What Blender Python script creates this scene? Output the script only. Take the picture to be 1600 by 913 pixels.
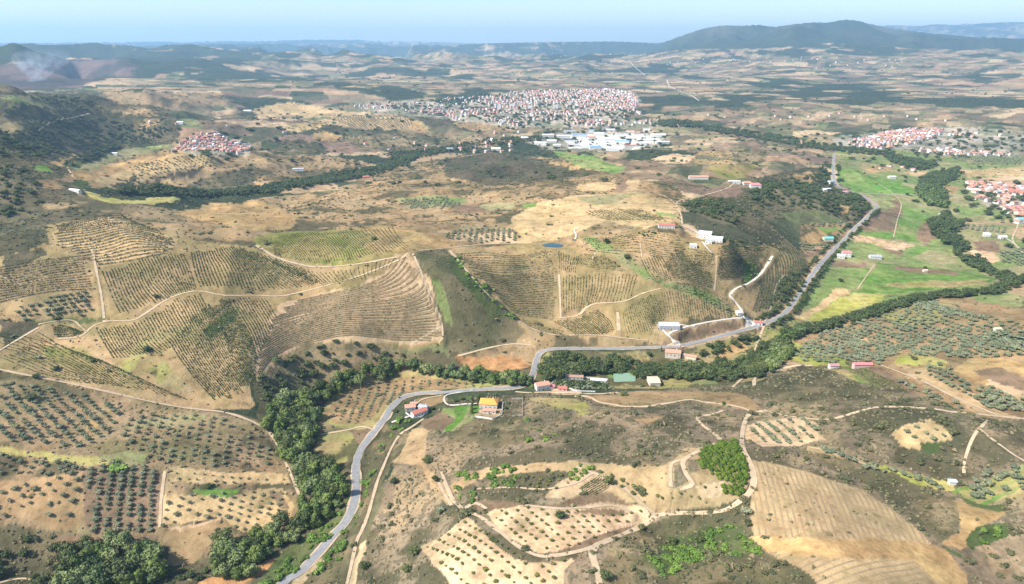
import bpy, math, random
import numpy as np

# ------------------------------------------------------------------ camera, sky, sun, exposure
W, HH, F = 1600.0, 913.0, 1067.0
HOR = 76.0
CAMH = 350.0
PITCH = math.atan((HH/2 - HOR)/F)
S = bpy.context.scene
for o in list(bpy.data.objects): bpy.data.objects.remove(o)
col = S.collection
cd = bpy.data.cameras.new('camera'); cam = bpy.data.objects.new('camera', cd); col.objects.link(cam)
cam.location = (0, 0, CAMH); cam.rotation_euler = (math.pi/2 - PITCH, 0, 0)
cd.sensor_fit = 'HORIZONTAL'; cd.sensor_width = 36.0; cd.lens = 36.0*F/W
cd.clip_start = 1.0; cd.clip_end = 200000.0
S.camera = cam
SUN_EL, SUN_AZ = math.radians(46), math.radians(-112)   # azimuth measured from +Y towards +X: the sun stands to the left
wd = bpy.data.worlds.new("World"); S.world = wd; wd.use_nodes = True
nt = wd.node_tree; bg = nt.nodes['Background']
sky = nt.nodes.new('ShaderNodeTexSky'); sky.sky_type = 'NISHITA'; sky.sun_disc = False
sky.sun_elevation = SUN_EL; sky.sun_rotation = SUN_AZ; sky.altitude = 500
sky.air_density = 1.0; sky.dust_density = 1.2; sky.ozone_density = 1.0
nt.links.new(sky.outputs[0], bg.inputs[0]); bg.inputs[1].default_value = 0.13
sd = bpy.data.lights.new('sun', 'SUN'); sd.energy = 5.0; sd.angle = math.radians(0.5); sd.color = (1.0, 0.95, 0.87)
sun = bpy.data.objects.new('sun', sd); col.objects.link(sun)
sx, sy, sz = math.cos(SUN_EL)*math.sin(SUN_AZ), math.cos(SUN_EL)*math.cos(SUN_AZ), math.sin(SUN_EL)
from mathutils import Vector
sun.rotation_euler = Vector((sx, sy, sz)).to_track_quat('Z', 'Y').to_euler()
S.view_settings.view_transform = 'Standard'; S.view_settings.look = 'None'
S.view_settings.exposure = 0.78; S.view_settings.gamma = 1
HAZE_DENS = 5.5e-5; HAZE_COL = (0.42, 0.70, 1.0)
S.cycles.max_bounces = 6; S.cycles.volume_bounces = 1; S.cycles.diffuse_bounces = 2
S.cycles.use_denoising = True; S.cycles.denoiser = 'OPENIMAGEDENOISE'; S.cycles.denoising_input_passes = 'RGB_ALBEDO_NORMAL'; S.cycles.denoising_prefilter = 'NONE'
rnd = random.Random(5); NR = np.random.default_rng(5)
f32 = np.float32

# ------------------------------------------------------------------ noise
def _h(ix, iy, s):
    n = (ix.astype(np.int64)*374761393 + iy.astype(np.int64)*668265263 + s*974634777) & 0xffffffff
    n = ((n ^ (n >> 13))*1274126177) & 0xffffffff
    n = (n ^ (n >> 16)) & 0xffffff
    return n/float(0xffffff)
def vn(x, y, s=0):
    ix = np.floor(x); iy = np.floor(y); fx = x-ix; fy = y-iy
    fx = fx*fx*fx*(fx*(fx*6-15)+10); fy = fy*fy*fy*(fy*(fy*6-15)+10)
    a = _h(ix, iy, s); b = _h(ix+1, iy, s); c = _h(ix, iy+1, s); d = _h(ix+1, iy+1, s)
    return (a*(1-fx)+b*fx)*(1-fy)+(c*(1-fx)+d*fx)*fy
def fbm(x, y, L, o=4, s=0, g=0.5):
    t = 0.; a = 1.; n = 0.; x = x/L; y = y/L
    for i in range(o):
        t = t + a*(vn(x, y, s+i*17)*2-1); n += a; a *= g
        x, y = 1.93*x*0.8-1.93*y*0.6+3.1, 1.93*x*0.6+1.93*y*0.8+7.7
    return t/n
def sst(a, b, x):
    t = np.clip((x-a)/(b-a), 0, 1); return t*t*(3-2*t)

# ------------------------------------------------------------------ pixel rays
CPI, SPI = math.cos(PITCH), math.sin(PITCH)
def ray(u, v):      # -> azimuth tangent pieces: (theta, slope) where z = CAMH + r*slope
    x = (np.asarray(u, float)-W/2)/F; y = -(np.asarray(v, float)-HH/2)/F
    dx = x; dy = CPI + y*SPI; dz = -SPI + y*CPI
    return np.arctan2(dx, dy), dz/np.hypot(dx, dy)
def proj(x, y, z):
    zz = z-CAMH; dep = y*CPI - zz*SPI; up = y*SPI + zz*CPI
    dep = np.maximum(dep, 1e-3)
    return W/2+F*x/dep, HH/2-F*up/dep, dep

# ------------------------------------------------------------------ relief: spot heights read along the photo's slopes
HP = [  # u, v, height in metres
(60,880,0),(250,862,0),(450,780,2),(440,680,4),(470,605,5),(600,572,8),(750,590,9),(850,562,10),(1000,562,12),(1150,560,15),(1250,500,16),(1450,452,17),(1580,430,19),
(520,840,7),(560,720,9),(620,630,13),(700,612,15),(830,585,15),(850,548,18),(1000,542,20),(1180,510,21),(1250,455,18),(1320,380,23),(1365,325,27),(1302,260,42),
(0,590,60),(0,680,46),(0,780,25),(0,850,8),(150,604,44),(300,642,24),(200,700,26),(350,700,16),(100,760,25),(200,800,12),(300,760,14),(400,660,16),(460,780,4),
(0,480,85),(100,540,60),(200,585,47),(150,480,80),(300,460,82),(400,560,42),(320,622,24),(400,480,66),(400,400,100),(550,400,104),(640,395,108),(685,530,32),(560,520,44),(480,450,78),
(200,380,118),(100,350,128),(270,370,120),(380,345,112),(0,380,128),(0,330,145),(0,280,170),
(700,400,92),(740,480,58),(780,530,24),(825,480,45),(690,455,76),
(850,525,25),(1000,528,25),(870,440,68),(950,480,46),(1000,430,82),(900,390,98),(1040,352,112),(1110,372,106),(1130,430,68),(1160,470,42),(1230,430,36),(1200,390,66),(1262,400,28),(1150,400,80),(1180,440,50),(1210,470,28),(780,440,72),
(862,383,98),(950,340,110),(1000,300,112),(800,330,98),(700,340,96),(550,340,96),(450,330,92),(600,300,82),(400,305,50),(230,312,32),(150,300,60),(500,272,36),(650,240,30),(800,230,36),
(750,280,74),(900,270,78),(1050,270,90),(1150,300,92),(1250,300,78),(1200,350,78),(1340,310,48),(1250,262,78),(1290,235,45),(330,330,85),
(280,240,105),(160,268,55),(380,262,66),(330,230,72),(430,245,70),(180,238,50),(90,285,95),
(60,150,225),(150,148,200),(0,150,235),(0,200,205),(80,178,180),(180,200,120),(240,205,110),(100,240,110),(50,270,110),(0,240,185),(250,150,160),
(700,180,62),(900,160,80),(1000,190,55),(900,222,42),(350,222,75),(350,145,140),(420,150,120),(500,190,66),(600,190,80),(1100,190,55),(1400,180,62),(1580,180,75),(1450,222,34),(1580,235,32),
(1580,300,22),(1500,280,22),(1450,380,17),(1590,380,27),(1530,350,19),(1380,420,18),(1420,340,20),(1400,270,28),(1200,220,45),(1200,170,75),
(1300,560,38),(1450,480,32),(1590,500,54),(1400,560,48),(1590,560,74),(1500,600,68),(1590,645,66),(1350,500,22),
(1200,600,40),(1000,645,44),(900,622,28),(760,640,26),(760,720,50),(900,700,60),(1000,700,60),(1100,650,48),(1300,680,66),(1450,680,76),(1590,700,80),(1240,760,67),(1400,800,65),(1550,800,64),
(1590,900,58),(1300,880,66),(1150,860,52),(1000,870,52),(1080,780,60),(900,800,56),(800,830,50),(700,880,44),(620,880,24),(640,760,30),(660,700,26),(560,900,12),(1060,840,38),
(430,900,3),(1460,860,60),(1350,740,63),(1500,760,60),
(600,140,130),(750,125,120),(900,125,110),(1050,125,110),(1200,125,120),(1400,125,120),(1560,125,130),(1300,150,90),(1500,150,100),(800,145,100),(680,155,90),(1050,150,90),
]
DP = [  # u, v, distance in metres (far ridges)
(20,70,6000),(-30,80,6000),(55,83,6000),(85,88,6000),(120,99,6000),(0,100,5400),(40,100,5400),(-100,90,6000),(100,112,5600),(180,97,6600),(215,112,6200),(60,132,4700),(160,130,4700),(250,128,5200),(330,112,6400),(400,122,6000),(480,112,7000),(550,120,6600),
(100,80,10000),(250,82,10500),(400,84,10500),(560,88,10500),(700,90,10500),(850,92,10500),(1000,92,10500),
(60,72,14000),(120,71,14000),(200,72,14000),(280,70,14000),(330,68,14000),(420,69,14000),(470,72,14000),(530,75,15000),(600,72,16000),(665,70,14000),(730,68,14000),(850,65,14000),(960,64,14500),(1010,66,14500),
(1020,74,12500),(1060,56,12000),(1095,44,12000),(1130,40,12000),(1180,39,12000),(1215,42,12000),(1250,38,12000),(1285,36,12000),(1320,34,12000),(1350,39,12000),(1390,46,12000),(1450,50,12500),(1520,57,12500),(1600,61,12500),(1700,64,12500),
(1060,84,8800),(1150,82,9000),(1250,82,8800),(1350,84,8800),(1450,86,9000),(1550,84,9600),(1650,84,9600),(1170,62,10400),(1300,58,10400),(1420,68,10400),(1230,52,11200),
(1050,105,7400),(1200,105,7400),(1400,105,7400),(1580,105,7400),(850,108,7400),(700,106,8000),
(1380,43,27000),(1450,42,27000),(1520,40,27000),(1600,38,27000),(1700,38,27000),(1100,66,27000),(900,74,27000),(600,71,27000),(200,75,27000),(530,72,24000),
]
XP = [  # azimuth pixel at the horizon, distance, height (ground that hills hide, and ground beside the frame)
(100,3300,90),(0,3300,110),(250,3300,80),(400,3600,70),(100,20000,150),(400,20000,150),(700,20000,150),(1000,20000,150),(1250,20000,200),(1500,20000,180),
(100,8000,160),(20,8500,200),(1250,15500,300),(1450,15500,250),(1000,12000,220),(800,12000,210),(400,12000,230),(200,12000,230),
(-400,400,30),(-400,700,60),(-400,1200,120),(-400,2500,160),(-400,5000,200),(-400,10000,300),(-400,20000,350),
(2000,400,60),(2000,700,60),(2000,1200,60),(2000,2500,60),(2000,5000,100),(2000,10000,300),(2000,20000,350),
(100,200,10),(500,200,10),(900,200,35),(1300,200,55),(700,100,60),(1500,300,60),(100,38000,250),(900,38000,250),(1600,38000,300),
]
LK = 1.15
cx_, cz_ = [], []
for u, v, h in HP:
    th, sl = ray(u, v); r = (h-CAMH)/sl; cx_.append((th, math.log(r)*LK)); cz_.append(h)
for u, v, d in DP:
    th, sl = ray(u, v); cx_.append((th, math.log(d)*LK)); cz_.append(CAMH+d*sl)
for u, d, h in XP:
    cx_.append((math.atan2((u-800)/F, 1/CPI), math.log(d)*LK)); cz_.append(h)
CX = np.array(cx_); CZ = np.array(cz_, float)
def kern(d2): return -np.sqrt(d2+0.0016)
n = len(CX); D2 = ((CX[:, None]-CX[None])**2).sum(-1)
A = np.zeros((n+1, n+1)); A[:n, :n] = kern(D2)+np.eye(n)*0.003; A[:n, n] = 1; A[n, :n] = 1
SOL = np.linalg.solve(A, np.append(CZ, 0))
def rbf(th, lr):
    out = np.full(th.shape, SOL[n])
    for i in range(n):
        out += SOL[i]*kern((th-CX[i, 0])**2+(lr-CX[i, 1])**2)
    return out

TH0, TH1, NT = math.radians(-53), math.radians(53), 1120
TH = np.linspace(TH0, TH1, NT)
rr = [60.]
while rr[-1] < 31000:
    r = rr[-1]
    rr.append(r + (12 if r < 250 else max(1.6, 0.0042*r) if r < 3200 else 0.008*r))
R = np.array(rr); NRR = len(R); LR = np.log(R)
# coarse evaluation of the smooth surface, then bilinear upsampling
cT = np.linspace(TH0, TH1, 260); cL = np.linspace(LR[0], LR[-1], 420)
gT, gL = np.meshgrid(cT, cL)
ZC = rbf(gT, gL*LK)
def bil(G, a, b):   # a: fractional row, b: fractional column
    i = np.clip(np.floor(a).astype(int), 0, G.shape[0]-2); j = np.clip(np.floor(b).astype(int), 0, G.shape[1]-2)
    fa = np.clip(a-i, 0, 1); fb = np.clip(b-j, 0, 1)
    return (G[i, j]*(1-fb)+G[i, j+1]*fb)*(1-fa)+(G[i+1, j]*(1-fb)+G[i+1, j+1]*fb)*fa
TT, RR = np.meshgrid(TH, R)
X = RR*np.sin(TT); Y = RR*np.cos(TT)
Z = bil(ZC, (np.log(RR)-LR[0])/(LR[-1]-LR[0])*419, (TT-TH0)/(TH1-TH0)*259)
hill = sst(14, 60, Z)*(1-0.55*sst(2600, 3600, RR)*(1-sst(90, 130, Z)))
rid = 1-np.abs(fbm(X, Y, 230, 4, 11))*2.2
gul = 1-np.abs(fbm(X+40*fbm(X, Y, 90, 2, 5), Y, 95, 3, 31))*2.4
Z = Z + hill*(rid*7.0-3 + gul*2.6*(1-sst(2500, 5000, RR)) )*(1-0.3*sst(4000, 7000, RR))
farm = sst(3500, 7000, RR)
Z = Z + farm*hill*(1-np.abs(fbm(X, Y, 1500, 5, 71))*2.4)*(38+45*sst(7000, 11000, RR))*(1+1.5*sst(.2, -.3, TT))-farm*hill*14
Z = Z + sst(1150, 1500, RR)*sst(25, 60, Z)*((1-np.abs(fbm(X, Y, 360, 5, 411, .58))*2.3)*25-13)*(1-sst(3300, 4300, RR))
Z = Z + 0.25*fbm(X, Y, 14, 2, 3)
mtn = np.exp(-(((TT-math.atan2(460/F, 1))/0.30)**2))*sst(9000, 10500, RR)*(1-sst(14500, 17000, RR))
Z = Z + mtn*((1-np.abs(fbm(X, Y, 1500, 6, 171))*2.6)*130-70)
# bring the ridge lines to the heights they have against the sky
SKA = [(-400,72),(0,73),(50,72),(120,71),(200,73),(280,71),(330,69),(420,69),(470,72),(530,76),(560,74),(610,76),(660,70),(680,73),(720,70),(760,68),(850,66),(960,65),(1010,67),(1030,69),(1060,58),(1095,46),(1112,42.5),(1130,40),(1160,40.5),(1185,39),(1208,42.5),(1225,40.5),(1250,37),(1275,35),(1290,36),(1320,31),(1340,32.5),(1360,38),(1400,46),(1450,52),(1520,58),(1600,61),(2000,66)]
SKB = [(-400,96),(-120,90),(-60,85),(-30,80),(0,73.5),(10,70),(20,66.5),(30,69.5),(45,76),(60,82),(90,89),(120,97),(170,102),(260,108)]
for SK, ra, rb, rc, rd, uu in ((SKA, 9000, 11500, 14500, 17500, (-400, 2000)), (SKB, 4700, 5900, 6200, 7600, (-400, 200))):
    sk = np.array(SK, float); th_k, sl_k = ray(sk[:, 0], sk[:, 1]); want = np.interp(TH, th_k, sl_k); t0_, t1_ = ray(uu, (70, 70))[0]
    wt = (sst(ra, rb, R)*(1-sst(rc, rd, R)))[:, None]; fad = (1-sst(t1_-.09, t1_, TH))[None] if uu[1] < 1000 else np.ones((1, NT))
    sel = (R > ra+500) & (R < rd-500)
    for it in range(3):
        have = ((Z[sel]-CAMH)/R[sel][:, None]); k_ = have.argmax(0); hv = have.max(0); rk_ = R[sel][k_]
        dl = (want-hv)*rk_/np.maximum(np.interp(rk_, R, wt[:, 0]), .35); dl = np.convolve(np.pad(dl, 3, 'edge'), np.ones(7)/7, 'valid')
        Z = Z+dl[None]*wt*fad
# ------------------------------------------------------------------ ray / surface lookups
def rfrac(r): return np.interp(r, R, np.arange(NRR))
def tfrac(t): return (t-TH0)/(TH1-TH0)*(NT-1)
def zat(x, y):
    return bil(Z, rfrac(np.hypot(x, y)), tfrac(np.arctan2(x, y)))
def unp(P):
    P = np.asarray(P, float).reshape(-1, 2)
    th, sl = ray(P[:, 0], P[:, 1]); out = np.zeros((len(P), 2))
    for k in range(len(P)):
        b = min(max(tfrac(th[k]), 0), NT-1.001); j = int(b); fb = b-j
        c = Z[:, j]*(1-fb)+Z[:, j+1]*fb - (CAMH+R*sl[k])
        idx = np.nonzero((c[20:] >= 0))[0]
        if len(idx) == 0: r = 25000.
        else:
            i = idx[0]+20
            a0, a1 = c[i-1], c[i]; t = a0/(a0-a1) if a0 != a1 else 0
            r = R[i-1]+(R[i]-R[i-1])*min(max(t, 0), 1)
        out[k] = (r*math.sin(th[k]), r*math.cos(th[k]))
    return out
def dens_line(P, step=6., closed=False):
    P = [tuple(p) for p in P]
    if closed: P = P+[P[0]]
    out = [P[0]]
    for a, b in zip(P[:-1], P[1:]):
        m = max(1, int(math.hypot(b[0]-a[0], b[1]-a[1])/step))
        for i in range(1, m+1): out.append((a[0]+(b[0]-a[0])*i/m, a[1]+(b[1]-a[1])*i/m))
    return np.array(out if not closed else out[:-1])
def smooth_px(P, sub=5):
    P = np.array(P, float)
    if len(P) < 3: return dens_line(P, 5)
    Q = np.vstack([2*P[0]-P[1], P, 2*P[-1]-P[-2]]); out = []
    for i in range(1, len(Q)-2):
        for t in np.linspace(0, 1, sub, endpoint=False):
            p0, p1, p2, p3 = Q[i-1:i+3]
            out.append(0.5*((2*p1)+(-p0+p2)*t+(2*p0-5*p1+4*p2-p3)*t*t+(-p0+3*p1-3*p2+p3)*t**3))
    out.append(P[-1]); return np.array(out)
def resample(Pw, step):
    d = np.r_[0, np.cumsum(np.hypot(*np.diff(Pw, axis=0).T))]
    m = max(2, int(d[-1]/step)+1); s = np.linspace(0, d[-1], m)
    return np.c_[np.interp(s, d, Pw[:, 0]), np.interp(s, d, Pw[:, 1])]
def inpoly(px, py, poly):
    inside = np.zeros(px.shape, bool); x0, y0 = poly[-1]
    for x1, y1 in poly:
        c = ((y1 > py) != (y0 > py))
        if y1 != y0: inside ^= c & (px < (x0-x1)*(py-y1)/(y0-y1)+x1)
        x0, y0 = x1, y1
    return inside
_wp = {}
def wpoly(P):
    k = str(P)
    if k not in _wp: _wp[k] = unp(dens_line(P, 8, True))
    return _wp[k]
def flatten(u, v, rad):
    global Z
    q = unp([(u, v)])[0]; z0 = float(zat(q[0:1], q[1:2])[0]); d = np.hypot(X-q[0], Y-q[1]); w = 1-sst(rad*.75, rad*1.9, d); Z = Z*(1-w)+z0*w
for pad in ((1101,372,26),(1113,377,22),(1041,356,16),(1083,387,8),(764,636,15),(655,646,16),(847,606,12),(1045,511,17),(1091,279,25),(1175,291,26),(862,385,26),(1021,596,12),(1184,508,10),(1154,491,8)): flatten(*pad)
#--DATA--
# ------------------------------------------------------------------ ground colours (the soil's own colour), traced field by field
PAL = dict(wedge=((.12,.12,.06),(.20,.165,.095)),
 tan=((.34,.235,.13),(.265,.185,.10)), gold=((.42,.29,.14),(.33,.22,.11)), soil=((.42,.305,.175),(.35,.25,.145)), pale=((.52,.375,.245),(.45,.32,.20)),
 straw=((.47,.34,.19),(.40,.29,.15)), redsoil=((.44,.25,.12),(.38,.21,.10)), brown=((.25,.175,.115),(.20,.14,.09)),
 scrub=((.205,.158,.108),(.28,.215,.145)), scrubg=((.125,.112,.062),(.22,.17,.10)), maq=((.065,.07,.037),(.14,.115,.068)), maqb=((.12,.095,.065),(.08,.08,.045)),
 vine=((.36,.255,.14),(.28,.215,.105)), vineg=((.20,.20,.06),(.29,.23,.10)), terr=((.50,.36,.225),(.43,.30,.185)), olive=((.30,.21,.125),(.22,.18,.09)),
 green=((.15,.235,.065),(.23,.26,.10)), lush=((.12,.225,.045),(.17,.23,.07)), yel=((.32,.32,.085),(.38,.33,.13)), ygrass=((.29,.27,.10),(.33,.26,.13)),
 mead=((.19,.24,.085),(.30,.26,.14)), dkgrn=((.07,.10,.035),(.12,.135,.055)), burnt=((.22,.13,.11),(.13,.09,.085)), paved=((.62,.58,.53),(.55,.52,.48)),
 town=((.36,.31,.25),(.18,.18,.12)))
# (palette, scrub speckle 0-1, bushes per hectare, furrow (pixel a, pixel b, spacing) or None, polygon)
REG = [
('ygrass',.6,10,0,[(820,602),(840,560),(860,552),(1050,555),(1180,520),(1240,500),(1262,505),(1200,590),(1140,606),(1000,608),(900,604)]),('scrubg',.7,14,0,[(400,590),(430,560),(700,555),(830,585),(840,600),(700,610),(620,630),(560,735),(545,800),(480,880),(420,925),(90,925),(0,930),(0,850),(250,845),(400,820),(450,790),(440,700),(400,650)]),
('maq',.8,26,0,[(-80,150),(130,140),(240,150),(285,200),(270,225),(160,255),(110,290),(90,320),(0,340),(-80,400)]),
('olive',.65,3,0,[(-200,560),(0,580),(130,604),(270,636),(400,655),(440,700),(480,790),(420,850),(250,880),(0,913),(0,1100),(-200,1100)]),
('vine',.35,2,0,[(-200,400),(70,340),(180,335),(270,370),(400,385),(520,415),(640,395),(692,540),(560,540),(400,575),(390,640),(300,640),(130,604),(0,580),(-200,560)]),
('tan',.35,7,0,[(150,330),(280,330),(420,308),(520,300),(600,262),(760,238),(900,250),(1070,300),(1060,350),(1110,370),(1220,390),(1262,400),(1180,500),(1000,540),(850,545),(690,540),(640,395),(520,415),(400,385),(270,370),(200,350)]),
('scrub',1,26,0,[(540,1000),(560,880),(600,760),(640,680),(700,625),(830,615),(1000,612),(1180,600),(1250,570),(1400,575),(1600,650),(1800,650),(1800,1100),(540,1100)]),
('mead',.3,2,0,[(1240,480),(1320,375),(1370,325),(1300,262),(1310,235),(1500,230),(1700,250),(1700,470),(1600,470),(1440,460),(1260,505)]),
('tan',.3,5,0,[(60,290),(120,265),(200,235),(290,228),(360,235),(470,240),(560,250),(600,262),(520,285),(420,296),(330,305),(230,300),(160,290),(110,300)]),
('maq',.7,16,0,[(0,340),(60,300),(110,290),(150,330),(230,335),(180,335),(150,340),(80,350),(70,382),(0,400),(-200,420),(-200,330)]),
('scrubg',.6,7,0,[(110,305),(160,312),(290,330),(290,350),(200,345),(120,330)]),
# left dark hills, detail
('ygrass',.4,2,0,[(15,165),(60,158),(92,172),(85,188),(50,192),(10,182)]),('maqb',.5,3,0,[(12,172),(50,162),(92,176),(70,190),(20,188)]),
('ygrass',.4,4,0,[(0,195),(35,192),(42,208),(0,212)]),('mead',.4,2,0,[(0,150),(60,148),(50,160),(0,165)]),
('tan',.4,5,0,[(150,165),(240,170),(260,185),(200,178),(150,175)]),('gold',.5,8,0,[(205,190),(245,185),(250,195),(215,205)]),
('tan',.3,5,0,[(160,142),(340,145),(360,165),(280,170),(170,162)]),
('mead',.3,4,0,[(105,260),(160,240),(250,226),(290,224),(240,238),(180,252),(120,270)]),
('gold',.2,0,0,[(78,255),(110,243),(135,236),(128,248),(100,262)]),('dkgrn',.6,30,0,[(100,258),(130,242),(170,226),(185,232),(150,250),(110,262)]),
('lush',.1,0,0,[(50,258),(70,258),(75,268),(58,268)]),('tan',.3,3,0,[(50,280),(110,274),(120,283),(80,290)]),
('gold',.2,1.5,0,[(113,270),(190,252),(240,240),(285,233),(330,238),(300,250),(230,262),(150,284),(118,282)]),
('straw',.3,3,0,[(150,282),(210,262),(290,246),(330,240),(345,258),(300,262),(270,285),(215,296),(180,296)]),
('maqb',.5,6,0,[(172,292),(215,272),(218,280),(190,296)]),('maqb',.5,6,0,[(200,290),(240,280),(300,262),(322,260),(310,268),(250,285),(215,296)]),
('maq',.7,18,0,[(290,290),(330,270),(390,262),(400,290),(350,300),(290,300)]),('scrubg',.6,8,0,[(310,272),(370,268),(395,278),(340,292)]),
('yel',.1,1,0,[(135,300),(145,300),(160,310),(210,313),(240,308),(285,308),(275,315),(235,320),(180,318),(145,312)]),
('dkgrn',.3,8,0,[(110,285),(130,280),(140,295),(120,298)]),
('tan',.3,3,(((60,316),(120,313),9)),[(62,318),(100,315),(130,320),(80,328)]),
# far mid-ground
('straw',.2,2,0,[(400,170),(450,160),(540,172),(560,180),(480,185),(400,182)]),
('soil',.1,0,((400,180),(440,190),22),[(480,190),(540,180),(640,183),(646,200),(600,206),(520,196)]),
('gold',.1,1,0,[(640,200),(646,188),(668,200),(660,206)]),('maqb',.5,6,0,[(648,182),(700,182),(715,195),(680,202)]),
('tan',.2,2,0,[(715,192),(780,194),(830,200),(760,203),(716,200)]),
('straw',.3,6,0,[(448,196),(500,192),(510,200),(455,208)]),('gold',.1,1,0,[(485,210),(510,205),(545,215),(500,222)]),
('maq',.6,25,0,[(430,235),(450,218),(500,224),(520,238),(490,243),(430,242)]),('maq',.6,25,0,[(500,195),(530,195),(545,205),(505,207)]),
('maq',.6,25,0,[(565,208),(590,196),(610,205),(605,215),(575,215)]),('scrubg',.5,9,0,[(545,215),(640,205),(720,215),(760,225),(640,240),(560,235)]),
('maqb',.6,14,0,[(690,250),(760,240),(830,245),(860,255),(900,262),(900,275),(820,288),(760,290),(700,275)]),
('gold',.3,3,0,[(850,252),(900,255),(930,265),(900,268)]),('green',.2,3,0,[(860,236),(920,243),(980,265),(960,272),(900,258)]),
('brown',.4,2,0,[(970,252),(1030,250),(1040,265),(980,267)]),('pale',.3,2,0,[(1020,248),(1050,240),(1085,244),(1076,256),(1040,255)]),
('vine',.3,2,0,[(1080,245),(1100,236),(1160,240),(1150,257),(1090,257)]),
('straw',.2,0,0,[(895,290),(960,282),(962,296),(905,300)]),('brown',.4,3,0,[(963,282),(980,282),(972,300),(955,300)]),('soil',.1,0,0,[(980,281),(1004,282),(992,300),(975,300)]),
('scrubg',.5,8,0,[(1140,240),(1200,235),(1200,262),(1150,262)]),('vineg',.3,2,0,[(1110,258),(1185,258),(1150,285),(1120,275)]),
# plateau and crest fields
('gold',.15,1,0,[(270,335),(330,318),(400,315),(440,322),(470,340),(455,358),(400,362),(340,350)]),
('vineg',.25,1,0,[(395,372),(440,362),(500,360),(560,357),(610,352),(640,388),(610,405),(540,414),(490,414),(430,400)]),
('gold',.2,1,0,[(560,358),(620,355),(700,372),(720,385),(650,392),(590,395),(560,385),(600,372)]),
('mead',.3,5,0,[(620,310),(680,305),(730,312),(700,325),(640,325)]),('brown',.3,2,0,[(700,322),(740,318),(765,330),(720,335)]),('mead',.2,1,0,[(748,320),(800,315),(800,326),(765,330)]),
('pale',.2,2,0,[(700,375),(710,366),(780,362),(808,364),(808,378),(750,380)]),
('straw',.15,1,0,[(810,385),(800,345),(830,318),(900,305),(1000,300),(1060,322),(1062,345),(1010,358),(950,345),(900,365),(870,375)]),
('mead',.3,1,0,[(895,310),(960,302),(1010,302),(960,318),(930,322)]),('green',.3,3,0,[(1020,328),(1050,332),(1060,340),(1030,335)]),
('lush',.3,3,0,[(812,320),(840,315),(838,322),(815,325)]),
('maq',.7,34,0,[(1062,318),(1090,308),(1130,310),(1160,300),(1180,280),(1230,270),(1262,262),(1290,262),(1300,290),(1350,310),(1362,325),(1340,345),(1310,340),(1280,330),(1240,330),(1200,345),(1240,390),(1200,390),(1160,360),(1110,345),(1075,330)]),
('tan',.3,5,0,[(1230,275),(1275,268),(1285,280),(1240,285)]),('gold',.3,4,0,[(1310,320),(1330,318),(1330,330),(1315,330)]),
('tan',.3,3,0,[(1250,350),(1335,345),(1325,362),(1290,400),(1250,395)]),('lush',.2,0,0,[(1275,354),(1310,353),(1322,360),(1290,362)]),
('gold',.1,0,0,[(1258,372),(1280,358),(1292,364),(1280,382),(1262,382)]),('brown',.3,2,0,[(1240,398),(1290,390),(1280,408),(1262,428),(1250,415)]),
('straw',.1,1,0,[(1255,402),(1285,395),(1275,412),(1266,424)]),
# the grassy gully between the vineyards
('wedge',.7,14,0,[(648,394),(700,391),(735,430),(765,460),(800,490),(822,520),(800,540),(740,552),(700,552),(688,500),(668,440)]),
('dkgrn',.5,5,0,[(700,396),(715,402),(735,432),(762,450),(780,480),(800,500),(770,495),(735,455),(705,425)]),
('green',.5,3,0,[(672,440),(690,445),(705,480),(712,510),(695,500)]),
('vine',.3,1,0,[(705,392),(860,375),(905,385),(1000,358),(1120,380),(1200,400),(1150,450),(1150,498),(1060,500),(1010,530),(860,525),(800,495),(760,450)]),
('mead',.5,3,0,[(900,368),(935,374),(985,400),(1020,430),(1080,450),(1130,470),(1150,495),(1110,475),(1050,450),(1000,432),(960,405)]),
('lush',.3,4,0,[(1165,410),(1180,412),(1184,430),(1165,440),(1160,425)]),('dkgrn',.4,4,0,[(800,415),(830,415),(825,420),(800,421)]),
('vine',.4,3,0,[(1120,385),(1200,385),(1245,400),(1262,430),(1250,465),(1225,490),(1190,500),(1165,490),(1150,455),(1185,435),(1200,405)]),
('soil',.2,0,0,[(1010,508),(1030,503),(1080,512),(1140,500),(1155,498),(1170,512),(1120,525),(1060,538),(1035,528)]),
('brown',.3,1,0,[(1055,525),(1100,510),(1150,502),(1165,508),(1120,520),(1065,534)]),
('tan',.3,3,0,[(700,552),(760,545),(830,532),(850,545),(842,560),(830,582),(780,580),(715,572)]),
('redsoil',.1,0,0,[(712,556),(770,553),(822,558),(826,572),(790,582),(730,573)]),('soil',.1,1,0,[(800,536),(820,530),(845,545),(800,549)]),
('gold',.1,0,0,[(1125,545),(1170,528),(1165,545),(1140,560),(1115,562)]),
# flood plain
('green',.1,1,0,[(1308,262),(1340,266),(1380,295),(1375,303),(1330,300),(1312,285)]),('lush',.1,1,0,[(1345,272),(1400,282),(1430,296),(1430,305),(1385,303),(1352,285)]),
('gold',.1,0,0,[(1350,262),(1400,258),(1392,268),(1360,270)]),('straw',.1,0,0,[(1418,268),(1462,268),(1465,276),(1425,276)]),
('brown',.1,1,0,[(1345,306),(1400,308),(1408,322),(1395,362),(1345,358),(1350,330)]),('mead',.1,1,0,[(1355,305),(1398,310),(1400,322),(1362,335)]),
('green',.1,1,0,[(1408,322),(1470,328),(1470,345),(1440,372),(1400,368)]),('brown',.1,1,0,[(1440,352),(1465,345),(1470,370),(1440,382),(1430,368)]),
('lush',.1,1,0,[(1345,358),(1395,366),(1392,375),(1340,366)]),('lush',.1,1,0,[(1398,366),(1435,372),(1434,380),(1398,374)]),
('pale',.05,0,0,[(1332,370),(1345,368),(1424,382),(1422,390),(1395,388),(1330,377)]),('brown',.1,1,0,[(1378,388),(1420,391),(1415,400),(1380,396)]),
('green',.15,2,0,[(1318,385),(1360,380),(1400,398),(1380,408),(1325,405)]),
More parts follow.
